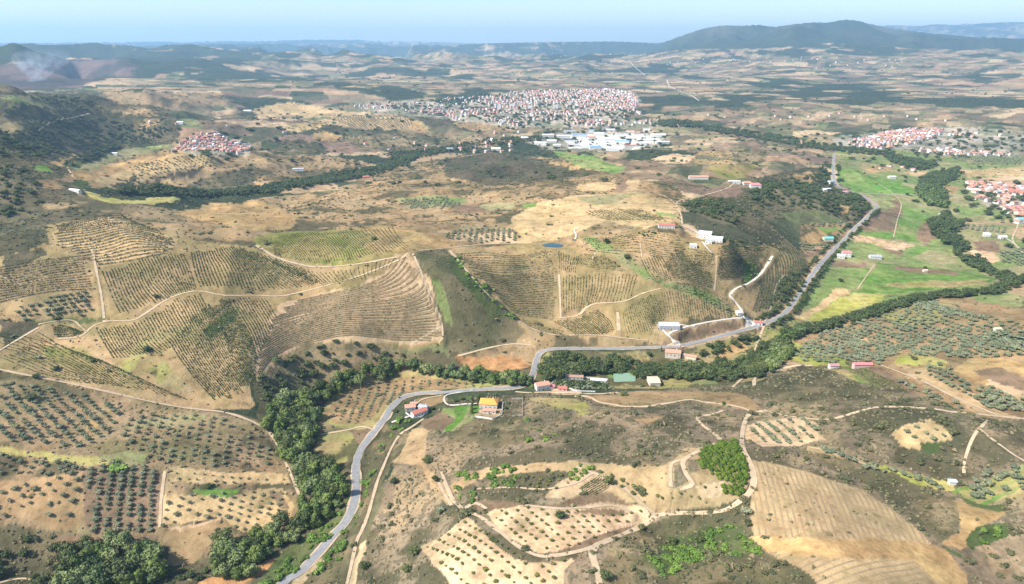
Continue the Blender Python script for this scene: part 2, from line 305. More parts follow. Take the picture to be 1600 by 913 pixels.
('mead',.1,0,0,[(1415,388),(1430,382),(1500,392),(1505,410),(1450,418),(1400,405)]),('green',.1,0,0,[(1425,384),(1450,385),(1440,400),(1405,405)]),
('green',.1,0,0,[(1295,405),(1350,410),(1362,420),(1340,450),(1282,448)]),('brown',.1,1,0,[(1295,405),(1360,412),(1355,420),(1300,418)]),
('lush',.1,0,0,[(1378,412),(1440,415),(1530,428),(1560,436),(1545,445),(1480,450),(1410,458),(1360,462),(1340,458),(1345,440)]),
('brown',.2,1,0,[(1390,415),(1500,424),(1500,430),(1420,426)]),('ygrass',.1,0,0,[(1380,445),(1420,440),(1550,436),(1545,445),(1420,452)]),
('yel',.1,0,0,[(1258,502),(1290,478),(1330,458),(1390,462),(1380,470),(1320,490),(1270,505)]),('straw',.1,1,0,[(1245,500),(1285,465),(1302,452),(1330,455),(1285,480),(1262,502)]),
('pale',.1,0,0,[(1525,278),(1600,276),(1700,280),(1700,292),(1600,290),(1530,290)]),('straw',.1,1,0,[(1498,266),(1600,262),(1700,262),(1700,274),(1600,276),(1510,276)]),
('gold',.1,1,0,[(1455,290),(1500,292),(1500,302),(1462,300)]),('mead',.2,3,0,[(1490,310),(1560,312),(1570,340),(1500,345)]),('soil',.1,1,0,[(1500,345),(1580,345),(1580,352),(1505,352)]),
('brown',.2,2,0,[(1515,375),(1560,375),(1565,395),(1530,395)]),('pale',.1,1,0,[(1520,392),(1558,395),(1555,412),(1530,408)]),('soil',.2,2,0,[(1580,355),(1620,355),(1620,378),(1590,378)]),
('soil',.1,1,0,[(1555,455),(1600,440),(1700,430),(1700,460),(1600,462)]),('mead',.3,3,0,[(1500,452),(1555,450),(1600,462),(1600,480),(1540,478)]),('dkgrn',.4,3,0,[(1470,462),(1540,472),(1575,482),(1555,487),(1500,472)]),
# right foreground olive country
('tan',.35,2,0,[(1230,560),(1260,510),(1340,490),(1440,466),(1500,465),(1600,482),(1700,480),(1700,660),(1560,655),(1480,640),(1400,600),(1340,575),(1270,572)]),
('ygrass',.3,2,0,[(1370,490),(1440,470),(1500,472),(1480,500),(1400,512)]),('straw',.2,1,0,[(1320,522),(1350,530),(1355,545),(1320,540)]),
('dkgrn',.4,8,0,[(1535,518),(1600,525),(1700,525),(1700,560),(1600,548),(1560,545),(1540,530)]),('yel',.2,1,0,[(1400,555),(1430,553),(1475,562),(1478,575),(1420,570),(1396,568)]),
('yel',.3,3,0,[(1240,535),(1280,545),(1325,563),(1322,573),(1270,570),(1235,560)]),
('ygrass',.3,1,0,[(1285,575),(1330,578),(1362,605),(1378,612),(1350,600)]),('lush',.3,3,0,[(1318,573),(1350,576),(1378,610),(1345,598)]),
('brown',.2,1,0,[(1355,575),(1372,573),(1425,603),(1460,618),(1420,612),(1372,592)]),('soil',.2,1,0,[(1400,570),(1440,575),(1500,600),(1560,640),(1600,655),(1530,650),(1470,615),(1420,590)]),
('gold',.25,2,0,[(1490,572),(1520,560),(1570,560),(1620,575),(1620,640),(1590,625),(1540,600),(1500,590)]),('pale',.2,1,0,[(1545,590),(1600,612),(1600,622),(1560,612),(1540,600)]),('brown',.35,2,0,[(1515,578),(1560,572),(1600,590),(1600,610),(1560,600)]),
('scrub',.9,24,0,[(1180,605),(1240,600),(1380,612),(1450,620),(1500,645),(1440,637),(1370,637),(1320,650),(1200,642)]),
('scrubg',.9,16,0,[(1195,585),(1280,576),(1330,600),(1375,612),(1405,632),(1320,622),(1225,640),(1200,620)]),
('pale',.1,0,0,[(1166,668),(1190,657),(1255,652),(1285,662),(1288,685),(1245,697),(1190,697),(1168,684)]),
('straw',.1,0,0,[(1397,683),(1410,665),(1455,654),(1490,672),(1492,688),(1445,690),(1440,708),(1410,700)]),('dkgrn',.3,2,0,[(1444,690),(1478,688),(1475,703),(1447,709)]),
('yel',.2,0,0,[(1360,722),(1400,735),(1450,748),(1492,755),(1495,770),(1440,760),(1380,742)]),('straw',.2,0,0,[(1262,697),(1290,697),(1370,728),(1365,735),(1300,712),(1262,705)]),
('mead',.2,1,0,[(1490,770),(1545,745),(1580,730),(1620,720),(1620,765),(1535,787)]),('ygrass',.1,0,0,[(1500,768),(1580,735),(1620,740),(1620,770),(1530,788)]),
('scrubg',.8,26,0,[(1240,700),(1340,720),(1440,760),(1500,785),(1510,820),(1470,850),(1440,820),(1380,770),(1290,730)]),
('soil',.25,1.2,((1190,725),(1215,840),3.6),[(1172,720),(1200,722),(1280,745),(1350,768),(1400,800),(1455,848),(1330,848),(1180,840),(1175,790)]),
('gold',.1,.5,0,[(1160,838),(1200,842),(1455,848),(1480,862),(1510,895),(1520,960),(1460,960),(1455,900),(1430,880),(1300,870),(1200,862),(1165,855)]),
('soil',.3,1.5,((1290,885),(1350,868),4),[(1190,862),(1300,870),(1430,876),(1470,913),(1480,1000),(1310,1000),(1270,895),(1210,870)]),
('gold',.15,2,0,[(1500,782),(1540,790),(1570,800),(1540,820),(1525,840),(1500,858),(1470,850),(1505,830)]),
('dkgrn',.5,8,0,[(1535,820),(1570,815),(1575,840),(1520,860),(1505,850)]),('dkgrn',.5,8,0,[(1470,852),(1500,865),(1500,872),(1485,865)]),
('scrub',.8,24,0,[(1500,862),(1600,840),(1700,840),(1700,960),(1540,960),(1510,895)]),
('scrubg',.9,30,0,[(1160,760),(1178,760),(1175,800),(1170,840),(1210,868),(1270,895),(1310,960),(940,960),(940,880),(960,840),(1060,805)]),
('dkgrn',.8,14,0,[(1040,845),(1100,830),(1165,822),(1172,848),(1200,862),(1130,870),(1060,880),(1050,905),(1020,890),(1000,870)]),
# centre foreground
('scrubg',.8,26,0,[(690,640),(740,645),(820,650),(830,690),(780,700),(700,700)]),
('ygrass',.4,1,0,[(820,622),(900,622),(930,640),(870,640)]),('tan',.35,2,0,[(900,618),(1000,612),(1100,612),(1160,615),(1195,640),(1160,640),(1080,628),(960,636)]),
('yel',.3,1,0,[(898,632),(918,628),(922,645),(905,650)]),('tan',.5,1,0,[(985,655),(1040,648),(1010,662)]),
('soil',.25,2,0,[(640,672),(668,668),(668,700),(660,725),(690,750),(712,785),(700,790),(680,765),(655,730),(615,722)]),
('soil',.4,5,0,[(1040,725),(1068,700),(1115,695),(1160,700),(1175,740),(1165,775),(1110,792),(1010,795),(930,760),(880,735),(760,745),(705,770),(700,755),(760,730),(900,722)]),
('pale',.1,1,0,[(880,750),(935,738),(965,760),(890,780),(850,778)]),('pale',.1,0,0,[(1085,760),(1130,752),(1128,775),(1095,785)]),
('scrub',.8,6,0,[(1070,715),(1088,715),(1090,738),(1075,738)]),('scrub',.8,6,0,[(1052,728),(1066,726),(1074,752),(1052,765)]),
('brown',.6,4,0,[(740,780),(850,790),(950,768),(1020,800),(1000,800),(930,790),(800,795),(745,800)]),
('pale',.08,0,0,[(755,800),(830,790),(900,795),(950,782),(1005,790),(1015,805),(960,835),(900,855),(850,866),(820,855),(780,830)]),
('brown',.5,3,0,[(890,802),(930,796),(975,796),(980,802),(930,804)]),('brown',.5,2,0,[(870,862),(905,850),(960,828),(1010,808),(1020,812),(960,838),(915,858)]),
('pale',.08,0,0,[(655,858),(690,835),(725,808),(760,830),(830,872),(880,868),(905,872),(885,890),(875,960),(740,960),(700,900)]),
('scrub',.6,3,0,[(735,800),(760,810),(800,842),(850,868),(900,862),(910,868),(860,880),(810,872),(760,838),(728,808)]),
('mead',.2,1,0,[(690,640),(735,632),(755,645),(715,672),(692,675)]),('lush',.05,0,0,[(712,634),(732,634),(732,648),(715,665),(697,675),(693,670),(710,656)]),
('tan',.2,1,0,[(645,625),(690,618),(696,628),(660,640)]),('brown',.4,3,0,[(655,660),(690,645),(712,655),(690,672),(660,672)]),
# road-side meadow and river bend
('ygrass',.2,1,0,[(495,655),(510,625),(555,598),(620,580),(665,573),(710,590),(770,592),(830,590),(825,602),(700,610),(630,618),(605,640),(590,665),(560,670),(520,665)]),
('tan',.25,1,0,[(505,645),(530,620),(580,598),(660,585),(720,597),(730,605),(650,612),(615,625),(595,645),(560,662),(520,660)]),
('ygrass',.3,4,0,[(485,680),(540,670),(585,668),(575,690),(560,720),(520,725),(490,705)]),('brown',.4,4,0,[(545,670),(588,668),(560,700)]),
('scrubg',.7,12,0,[(640,680),(590,765),(560,850),(520,960),(440,960),(540,830),(560,800),(562,730),(600,660)]),
('scrubg',.7,15,0,[(410,575),(440,550),(520,528),(560,535),(640,545),(690,545),(700,560),(640,565),(520,590),(470,610),(410,640)]),
# left foreground
('yel',.5,1,0,[(0,695),(50,705),(150,712),(210,715),(200,722),(130,725),(50,715),(0,708)]),('mead',.3,1,0,[(150,712),(200,705),(230,710),(225,725),(165,722)]),
('gold',.2,1,0,[(130,655),(155,652),(155,672),(140,678)]),('mead',.3,2,0,[(195,670),(220,655),(300,645),(330,650),(300,660),(230,670)]),
('brown',.4,1,0,[(130,735),(250,740),(256,785),(245,835),(138,835)]),('tan',.3,2,0,[(0,750),(130,735),(135,820),(80,825),(0,800)]),
('straw',.15,1,0,[(262,731),(330,735),(445,742),(452,760),(380,755),(262,756)]),('straw',.15,1,0,[(256,775),(330,775),(440,765),(462,790),(455,812),(380,832),(340,810),(250,825)]),
('lush',.3,2,0,[(300,765),(380,762),(360,776),(310,775)]),('brown',.5,4,0,[(420,768),(440,772),(455,795),(440,795)]),
('scrubg',.8,20,0,[(0,820),(100,828),(150,840),(160,870),(100,900),(0,913)]),('brown',.5,3,0,[(80,830),(140,838),(250,838),(240,862),(120,865)]),
('tan',.3,2,0,[(258,830),(345,812),(360,825),(330,845),(300,880),(262,880)]),('pale',.3,2,0,[(265,828),(340,812),(330,818),(270,836)]),('redsoil',.1,0,0,[(280,960),(310,908),(390,888),(455,868),(468,872),(430,890),(380,912),(370,960)]),
('dkgrn',.6,12,0,[(440,960),(470,890),(540,800),(552,770),(530,790),(490,830),(440,870),(410,905),(380,960)]),
('lush',.2,0,0,[(1490,768),(1545,747),(1548,751),(1493,773)]),('green',.2,0,0,[(1515,781),(1600,741),(1600,746),(1520,784)]),('green',.2,0,0,[(1530,787),(1600,756),(1600,761),(1535,791)]),('dkgrn',.5,4,0,[(1500,775),(1545,790),(1565,785),(1570,800),(1520,790)]),
# vineyard hill, green patches and bare lanes
('ygrass',.5,3,0,[(235,575),(262,568),(280,590),(300,610),(285,615),(250,600)]),('ygrass',.3,1,0,[(180,575),(215,540),(270,515),(280,520),(230,560),(200,585)]),('vineg',.35,1,0,[(60,540),(130,545),(180,575),(160,585),(90,575)]),
('soil',.2,0,0,[(140,545),(165,560),(190,575),(175,580),(155,570)]),('dkgrn',.4,3,0,[(30,505),(110,500),(150,503),(160,495),(170,500),(130,510),(60,512),(40,510)]),
('maqb',.6,8,0,[(0,500),(50,508),(60,512),(30,530),(0,548)]),('maq',.7,14,0,[(0,400),(70,385),(68,398),(0,430)]),
('terr',.2,.5,0,[(392,560),(400,520),(440,475),(500,462),(560,448),(612,424),(640,396),(670,440),(692,500),(692,535),(560,530),(480,535),(430,560),(405,600)]),
('straw',.2,.5,0,[(75,380),(90,355),(170,338),(205,345),(235,362),(275,375),(268,392),(215,405),(155,418),(145,395)]),
('dkgrn',.4,3,0,[(320,520),(350,490),(372,478),(368,500),(330,535)]),
# towns: trodden, built-up ground
('town',.1,4,0,[(550,160),(640,157),(720,162),(790,145),(990,140),(1000,160),(960,185),(1040,188),(1030,200),(800,200),(720,190),(560,172)]),
('town',.1,2,0,[(800,215),(900,205),(1000,205),(1040,215),(1030,230),(960,238),(860,235)]),('paved',.1,0,0,[(880,212),(1000,208),(1035,218),(1000,232),(890,232)]),
('town',.1,3,0,[(1300,215),(1400,205),(1480,197),(1600,205),(1600,245),(1500,243),(1420,235),(1310,230)]),
('town',.1,2,0,[(1510,285),(1600,288),(1700,290),(1700,345),(1580,335),(1540,320)]),('town',.1,3,0,[(265,235),(300,215),(360,212),(400,228),(380,245),(290,240)]),
('pale',.1,0,0,[(1060,350),(1075,348),(1090,360),(1120,372),(1115,380),(1090,372),(1068,358)]),('paved',.1,0,0,[(1165,512),(1165,498),(1190,500),(1188,514)]),
('pale',.2,0,0,[(862,605),(905,608),(905,616),(860,616)]),('pale',.2,0,0,[(745,640),(785,640),(785,652),(745,650)]),
('lush',.1,0,0,[(738,632),(752,632),(750,645),(740,648)]),('green',.1,0,0,[(945,577),(990,578),(990,590),(948,590)]),('ygrass',.2,1,0,[(1033,586),(1070,588),(1085,602),(1035,602)]),
('mead',.2,1,0,[(1085,592),(1125,592),(1125,602),(1085,600)]),
]
def hx(v): return np.array(v, float)
# background mosaic for everything further out
wr = np.minimum(RR*0.0035, 12)
Xw = X+wr*(fbm(X, Y, 40, 3, 41)*2.2+fbm(X, Y, 11, 3, 42)*1.3); Yw = Y+wr*(fbm(X, Y, 40, 3, 51)*2.2+fbm(X, Y, 11, 3, 52)*1.3)
def cells(cw, ch, ang, s):
    ca, sa = math.cos(ang), math.sin(ang)
    wx = X+90*fbm(X, Y, 500, 2, s+3); wy = Y+90*fbm(X, Y, 500, 2, s+4)
    a = (wx*ca+wy*sa)/cw; b = (-wx*sa+wy*ca)/ch
    a = a+_h(np.floor(b), np.floor(b)*0, s)*3.7
    return _h(np.floor(a), np.floor(b), s+1)
c1 = cells(170, 110, .4, 7); c2 = cells(85, 60, 1.1, 9)
palf = np.array([(.40,.28,.17),(.33,.22,.14),(.47,.35,.22),(.20,.15,.10),(.13,.125,.07),(.26,.20,.13),(.07,.085,.045),(.18,.19,.09),(.42,.31,.20),(.10,.10,.06),(.22,.15,.11),(.06,.075,.04)])
C = palf[np.minimum((c1*12).astype(int), 11)]
C2 = palf[np.minimum((c2*12).astype(int), 11)]
mk = (fbm(X, Y, 900, 3, 61) > .05)[..., None]
C = np.where(mk, C, C*.35+C2*.65)
fo = .75*fbm(X, Y, 1000, 5, 81, .62)+0.6*fbm(X, Y, 220, 4, 91)
lft = sst(-.05, -.45, TT)*sst(4200, 5200, RR)
fthr = 0.20-0.50*lft-1.4*mtn-0.25*sst(10500, 13000, RR)
fm = sst(fthr-.03, fthr+.03, fo)[..., None]
C = C*(1-fm)+hx((.045,.06,.032))*fm
SC = np.full(X.shape, .35); BD = np.full(X.shape, 3.0)*(RR < 5500)
BD = np.where(fm[..., 0] > .5, 14.*(RR < 4500), BD)
FU = np.zeros(X.shape); FP = np.zeros(X.shape)
# the burnt slopes under the left peak
bp = wpoly([(-60,98),(60,104),(110,95),(200,92),(215,105),(205,122),(165,118),(120,140),(-60,142)])
m = inpoly(Xw, Yw, bp) & (RR > 3500)
bn = sst(-.2, .25, fbm(X, Y, 420, 4, 15))[..., None]
C = np.where(m[..., None], hx((.17,.115,.10))*bn+hx((.075,.065,.058))*(1-bn), C)
rk = (sst(.05, .3, fbm(X, Y, 700, 4, 115))*mtn*sst(300, 700, Z))[..., None]
C = C*(1-rk*.35)+hx((.22,.17,.13))*rk*.35
for name, scr, bd, fur, P in REG:
    Q = wpoly(P)
    q0, q1 = Q.min(0)-15, Q.max(0)+15
    bb = (X > q0[0]) & (X < q1[0]) & (Y > q0[1]) & (Y < q1[1])
    ii = np.nonzero(bb)
    if len(ii[0]) == 0: continue
    xs, ys = Xw[ii], Yw[ii]; ins = inpoly(xs, ys, Q)
    ii = (ii[0][ins], ii[1][ins]); xs, ys = X[ii], Y[ii]; rs = RR[ii]
    L = 34. if rs.size and rs.min() < 900 else 60.
    a, b = PAL[name]; t = sst(-.35, .35, fbm(xs, ys, L, 4, len(P)))[:, None]
    C[ii] = hx(a)*(1-t)+hx(b)*t
    if name in ('tan','scrubg','scrub','gold','ygrass','maq','olive') and bd >= 3:
        nb = fbm(xs, ys, 75, 4, 733, .6)+.5*fbm(xs, ys, 17, 3, 734)
        t2 = sst(.07, .24, nb)[:, None]*.8; t3 = sst(-.16, -.34, nb)[:, None]*.6
        C[ii] = C[ii]*(1-t2)+hx((.085,.08,.045))*t2; C[ii] = C[ii]*(1-t3)+hx((.36,.27,.16) if name != 'maq' else (.22,.18,.11))*t3
    SC[ii] = scr; BD[ii] = bd*(2.2 if name in ('tan','scrubg','scrub','gold','straw') else 1); FU[ii] = 0
    if fur:
        A2 = unp([fur[0], fur[1]]); d = A2[1]-A2[0]; d /= max(1e-6, np.hypot(*d))
        FP[ii] = ((xs-A2[0, 0])*-d[1]+(ys-A2[0, 1])*d[0])/fur[2]+.35*fbm(xs, ys, 40, 2, 8); FU[ii] = 1
big = fbm(X, Y, 160, 4, 201)[..., None]
C = np.clip(C, .01, 1)**1.08*(1+0.22*big)*(1+0.10*fbm(X, Y, 12, 3, 301)[..., None])

# ---- the routes of road and tracks; the ground is levelled across them
def path_w(P, step=2.5): return resample(unp(smooth_px(P)), step)
ROAD = [(425,925),(447,908),(470,893),(497,865),(520,838),(540,815),(552,790),(557,760),(556,730),(563,705),(577,685),(590,668),(603,652),(612,636),(630,622),(660,615),(700,613),(750,609),(800,606),(822,600),(833,585),(838,565),(843,553),(858,546),(900,545),(960,545),(1030,543),(1070,539),(1110,530),(1150,519),(1180,511),(1210,500),(1228,488),(1245,465),(1262,440),(1280,415),(1300,393),(1321,373),(1335,358),(1350,345),(1363,332),(1370,325),(1364,317),(1345,305),(1325,298),(1308,290),(1302,275),(1302,256),(1304,240)]
TRK = [ # (width m, material, points)
(5,1,[(1184,512),(1165,498),(1158,487),(1150,473),(1141,462),(1150,451),(1170,443),(1188,429),(1200,412),(1207,400)]),
(5,1,[(1160,497),(1130,500),(1085,508),(1052,518),(1045,521)]),(5,1,[(1026,507),(1036,516),(1050,530),(1064,540)]),(4,1,[(1060,507),(1085,511)]),
(5,1,[(1062,352),(1078,358),(1092,366),(1100,374)]),(3,1,[(1097,378),(1112,395),(1120,405)]),
(3.0,0,[(662,655),(642,668),(625,680),(612,700),(600,727),(590,752),(582,780),(575,805),(565,830),(558,845),(552,870),(540,925)]),
(3.6,0,[(-80,560),(0,578),(60,590),(130,604),(200,620),(270,635),(318,641),(352,645),(385,655),(410,668),(430,688),(445,720),(460,755),(468,775)]),
(4,0,[(90,530),(125,527),(145,510),(170,502),(205,502),(225,492),(250,475),(275,462),(310,455),(350,462),(400,462),(440,463),(490,452),(560,432),(620,408),(638,395)]),
(4,0,[(-60,580),(0,548),(30,530),(60,512)]),(3,0,[(60,507),(108,500),(125,510),(135,520)]),(3.5,0,[(163,500),(158,460),(150,420),(145,395),(140,385)]),
(6,0,[(400,383),(430,402),(470,414),(500,418),(560,413),(620,402)]),(3.5,0,[(645,396),(660,430),(672,460),(689,500),(692,535)]),
(3.5,0,[(703,392),(735,430),(760,458),(790,487),(830,513),(870,524),(930,524),(1005,532)]),(3.5,0,[(655,392),(700,388),(760,382),(830,381)]),
(4,0,[(873,427),(875,460),(876,497)]),(4,0,[(873,498),(905,493),(915,481),(935,474),(975,472),(1000,460),(1032,451)]),(5,0,[(965,485),(967,520)]),(2.6,0,[(1118,400),(1119,425),(1116,455)]),
(3,1,[(897,378),(900,368),(897,360),(904,357)]),(4,0,[(1066,350),(1064,336),(1057,322),(1062,314),(1085,309),(1110,303),(1135,295),(1150,285)]),(3,0,[(840,300),(900,297),(960,300),(1012,300),(1040,308),(1057,320)]),
(3,0,[(925,408),(930,395),(940,390)]),(3,0,[(990,400),(1010,415),(1040,432),(1080,450)]),(2.5,0,[(1000,380),(1003,402)]),
(3.6,0,[(805,613),(840,614),(890,614),(930,616),(966,614)]),(4,0,[(898,620),(918,621),(941,630),(976,635),(1014,635),(1072,626),(1102,629),(1153,636),(1176,644)]),
(5.5,0,[(1200,643),(1175,646),(1165,657),(1160,677),(1160,698),(1173,726),(1178,751),(1170,771),(1140,794),(1117,801),(1042,803),(1027,806),(1001,824),(964,839),(931,854),(926,869),(933,892),(939,925)]),
(3.6,0,[(1195,643),(1240,652),(1290,656),(1320,650),(1370,637),(1440,638),(1500,645),(1600,655),(1690,662)]),
(4.5,0,[(1178,604),(1182,590),(1215,579),(1245,572),(1270,571)]),(4,0,[(1130,642),(1112,648),(1090,653),(1097,664),(1120,682),(1135,700)]),
(4,0,[(1140,692),(1110,696),(1080,711),(1067,722),(1072,741),(1082,756),(1062,768)]),(3.5,0,[(1067,718),(1049,727),(1048,764)]),
(4,0,[(690,738),(696,755),(707,779),(725,797),(748,807),(775,826),(800,847),(838,868),(870,868),(901,862),(926,856)]),(3.5,0,[(725,797),(742,786),(760,795)]),
(3.5,0,[(900,730),(931,741),(950,752),(976,763),(1000,785),(1022,804)]),(3,0,[(745,765),(800,762),(850,765),(900,755),(922,742),(935,738)]),(3,0,[(820,790),(880,795),(930,792),(960,790),(985,802)]),
(2.5,0,[(1545,655),(1521,683),(1507,721),(1506,740)]),(3,0,[(1530,670),(1545,683),(1595,718),(1640,740)]),
(3.5,0,[(1196,500),(1190,520),(1180,545),(1172,565),(1160,590),(1145,605)]),(3.5,0,[(1375,571),(1400,580),(1450,600),(1500,625),(1560,650)]),(2.5,0,[(1450,615),(1475,630),(1500,645)]),
(4,0,[(1700,480),(1620,420),(1600,398),(1582,375),(1590,352),(1575,330),(1563,312)]),(3,1,[(1340,302),(1380,304),(1440,305),(1520,309)]),
(2.5,0,[(1345,273),(1375,290),(1395,303),(1408,320),(1402,345),(1396,372)]),(2.5,0,[(1340,452),(1355,430),(1366,415)]),(4,1,[(1600,395),(1580,378),(1555,365)]),
(3,1,[(745,609),(698,618),(698,632),(720,633),(745,630)]),(4,1,[(612,662),(625,655),(640,650)]),(3.5,0,[(705,790),(690,765),(683,745)]),
(3,0,[(0,910),(40,905),(90,915)]),(3,0,[(585,672),(565,667),(545,672),(500,680)]),(3,0,[(640,640),(660,625),(690,618)]),
(9,1,[(1042,125),(1046,135),(1060,142),(1080,150),(1092,158)]),(9,1,[(985,98),(995,108),(1008,118)]),(6,1,[(1030,222),(1040,215),(1060,213),(1082,210)]),
(3,0,[(105,262),(110,270),(115,278)]),(4,0,[(60,205),(80,192),(110,185),(140,178)]),(4,0,[(-50,860),(0,862)]),(5,0,[(715,557),(760,545),(800,538),(830,540)]),(2.5,0,[(640,540),(660,528),(690,510)]),(2.5,0,[(560,392),(580,383),(597,373)]),
(3,0,[(1262,700),(1300,707),(1365,732)]),(3.5,0,[(258,735),(252,780),(250,826)]),(2.5,0,[(1195,505),(1205,480),(1212,450),(1225,430)]),
]
road_w = path_w(ROAD, 3.); trk_w = [path_w(P, 2.5 if P[0][1] > 250 else 8) for w, mi_, P in TRK]
DB = np.full(X.shape, 1e9); ZT = Z.copy(); WB = np.ones(X.shape)
for Pw, w0, w1 in [(road_w, 5., 15.)]+[(q_, 2.6, 7.) for q_, T_ in zip(trk_w, TRK) if T_[2][0][1] > 250 and T_[0] > 2.7]:
    z0 = zat(Pw[:, 0], Pw[:, 1]); kk = np.ones(9)/9; z0 = np.convolve(np.pad(z0, 4, 'edge'), kk, 'valid')
    for (x_, y_), zc in zip(Pw, z0):
        r_ = math.hypot(x_, y_); tt = math.atan2(x_, y_)
        if r_ < 200: continue
        i0, i1 = np.searchsorted(R, [r_-w1, r_+w1]); j0 = int(tfrac(tt-w1/r_)); j1 = int(tfrac(tt+w1/r_))+2; j0 = max(j0, 0)
        sl_ = (slice(i0, i1), slice(j0, j1)); d_ = np.hypot(X[sl_]-x_, Y[sl_]-y_); m_ = (d_ < DB[sl_]) & (d_ < w1)
        DB[sl_] = np.where(m_, d_, DB[sl_]); ZT[sl_] = np.where(m_, zc, ZT[sl_]); WB[sl_] = np.where(m_, np.clip((d_-w0)/(w1-w0), 0, 1), WB[sl_])
wb = WB*WB*(3-2*WB); Z = Z*wb+ZT*(1-wb)
def mat(name, base=None, rough=.9, spec=.15):
    m = bpy.data.materials.new(name); m.use_nodes = True; b = m.node_tree.nodes['Principled BSDF']
    b.inputs['Roughness'].default_value = rough; b.inputs['Specular IOR Level'].default_value = spec
    if base: b.inputs['Base Color'].default_value = (*base, 1)
    return m, m.node_tree, b
def node(t, typ, **k):
    n = t.nodes.new(typ)
    for a, v in k.items():
        if a.startswith('i_'): n.inputs[a[2:].replace('_', ' ')].default_value = v
        else: setattr(n, a, v)
    return n
def noise(t, scale, det=5, rough=.6, src=None):
    n = node(t, 'ShaderNodeTexNoise'); n.inputs['Scale'].default_value = scale; n.inputs['Detail'].default_value = det; n.inputs['Roughness'].default_value = rough
    if src: t.links.new(src, n.inputs['Vector'])
    return n
def mrange(t, src, a, b, c, d):
    n = node(t, 'ShaderNodeMapRange'); n.inputs[1].default_value = a; n.inputs[2].default_value = b; n.inputs[3].default_value = c; n.inputs[4].default_value = d
    t.links.new(src, n.inputs[0]); return n.outputs[0]
def mmath(t, op, a, b=None):
    n = node(t, 'ShaderNodeMath', operation=op)
    for i, q in enumerate((a, b)):
        if q is None: continue
        if isinstance(q, (int, float)): n.inputs[i].default_value = q
        else: t.links.new(q, n.inputs[i])
    return n.outputs[0]
def mixc(t, fac, a, b, mode='MIX'):
    n = node(t, 'ShaderNodeMix', data_type='RGBA', blend_type=mode)
    for i, q in ((0, fac), (6, a), (7, b)):
        if isinstance(q, (int, float)): n.inputs[i].default_value = q
        elif isinstance(q, tuple): n.inputs[i].default_value = (*q, 1)
        else: t.links.new(q, n.inputs[i])
    return n.outputs[2]
MG, t, b = mat('ground_soil', rough=1, spec=.05)
geo = node(t, 'ShaderNodeNewGeometry').outputs['Position']
ac = node(t, 'ShaderNodeAttribute', attribute_name='soil').outputs['Color']
asc = node(t, 'ShaderNodeAttribute', attribute_name='scrubby').outputs['Fac']
afu = node(t, 'ShaderNodeAttribute', attribute_name='furrow').outputs['Fac']
afp = node(t, 'ShaderNodeAttribute', attribute_name='furrow_phase').outputs['Fac']
n1 = noise(t, 1/14., 7, .62, geo).outputs[0]; n2 = noise(t, 1/4.5, 4, .6, geo).outputs[0]; n3 = noise(t, 1/70., 6, .6, geo).outputs[0]
c = mixc(t, 1.0, ac, mixc(t, mrange(t, n1, .32, .68, 0, 1), (.66,.66,.64), (1.34,1.34,1.36)), 'MULTIPLY')
c = mixc(t, 1.0, c, mixc(t, mrange(t, n3, .35, .65, 0, 1), (.80,.86,.82), (1.18,1.12,1.06)), 'MULTIPLY')
c = mixc(t, 1.0, c, mixc(t, mrange(t, n2, .35, .65, 0, 1), (.80,.80,.80), (1.18,1.18,1.18)), 'MULTIPLY')
nn_ = mmath(t, 'ADD', mmath(t, 'MULTIPLY', n2, .62), mmath(t, 'MULTIPLY', n1, .38))
sp_ = mmath(t, 'MULTIPLY', mrange(t, nn_, .495, .56, 0, .72), asc)
c = mixc(t, sp_, c, mixc(t, mrange(t, n3, .4, .6, 0, 1), (.045,.052,.028), (.085,.072,.045)))
wv = mmath(t, 'SINE', mmath(t, 'MULTIPLY', afp, 6.2832))
c = mixc(t, mmath(t, 'MULTIPLY', mmath(t, 'MULTIPLY', mrange(t, wv, .1, .9, 0, .65), mrange(t, n1, .38, .56, .15, 1)), afu), c, (.19,.15,.09))
c = mixc(t, mmath(t, 'MULTIPLY', mrange(t, n3, .54, .62, 0, .5), mmath(t, 'MULTIPLY', mrange(t, n2, .48, .56, 0, 1), afu)), c, (.12,.14,.05))
t.links.new(c, b.inputs['Base Color'])
bu = node(t, 'ShaderNodeBump'); bu.inputs['Strength'].default_value = .5; bu.inputs['Distance'].default_value = 1.6
t.links.new(mmath(t, 'ADD', n2, mmath(t, 'MULTIPLY', n1, 2.0)), bu.inputs['Height']); t.links.new(bu.outputs[0], b.inputs['Normal'])

def mesh_np(name, V, Fc, mats, smooth=False, cols=None, mi=None):
    """V (n,3), Fc (m,k) same-size faces"""
    me = bpy.data.meshes.new(name); k = Fc.shape[1]
    me.vertices.add(len(V)); me.vertices.foreach_set('co', np.ascontiguousarray(V, dtype=f32).ravel())
    me.loops.add(Fc.size); me.loops.foreach_set('vertex_index', np.ascontiguousarray(Fc, dtype=np.int32).ravel())
    me.polygons.add(len(Fc)); me.polygons.foreach_set('loop_start', np.arange(0, Fc.size, k, dtype=np.int32))
    me.polygons.foreach_set('loop_total', np.full(len(Fc), k, dtype=np.int32))
    if mi is not None: me.polygons.foreach_set('material_index', np.asarray(mi, dtype=np.int32))
    me.update(calc_edges=True)
    me.polygons.foreach_set('use_smooth', np.full(len(Fc), bool(smooth)))
    if cols is not None:
        at = me.color_attributes.new('tint', 'FLOAT_COLOR', 'POINT'); q = np.ones((len(V), 4), f32); q[:, :3] = cols; at.data.foreach_set('color', q.ravel())
    for m in mats: me.materials.append(m)
    return me
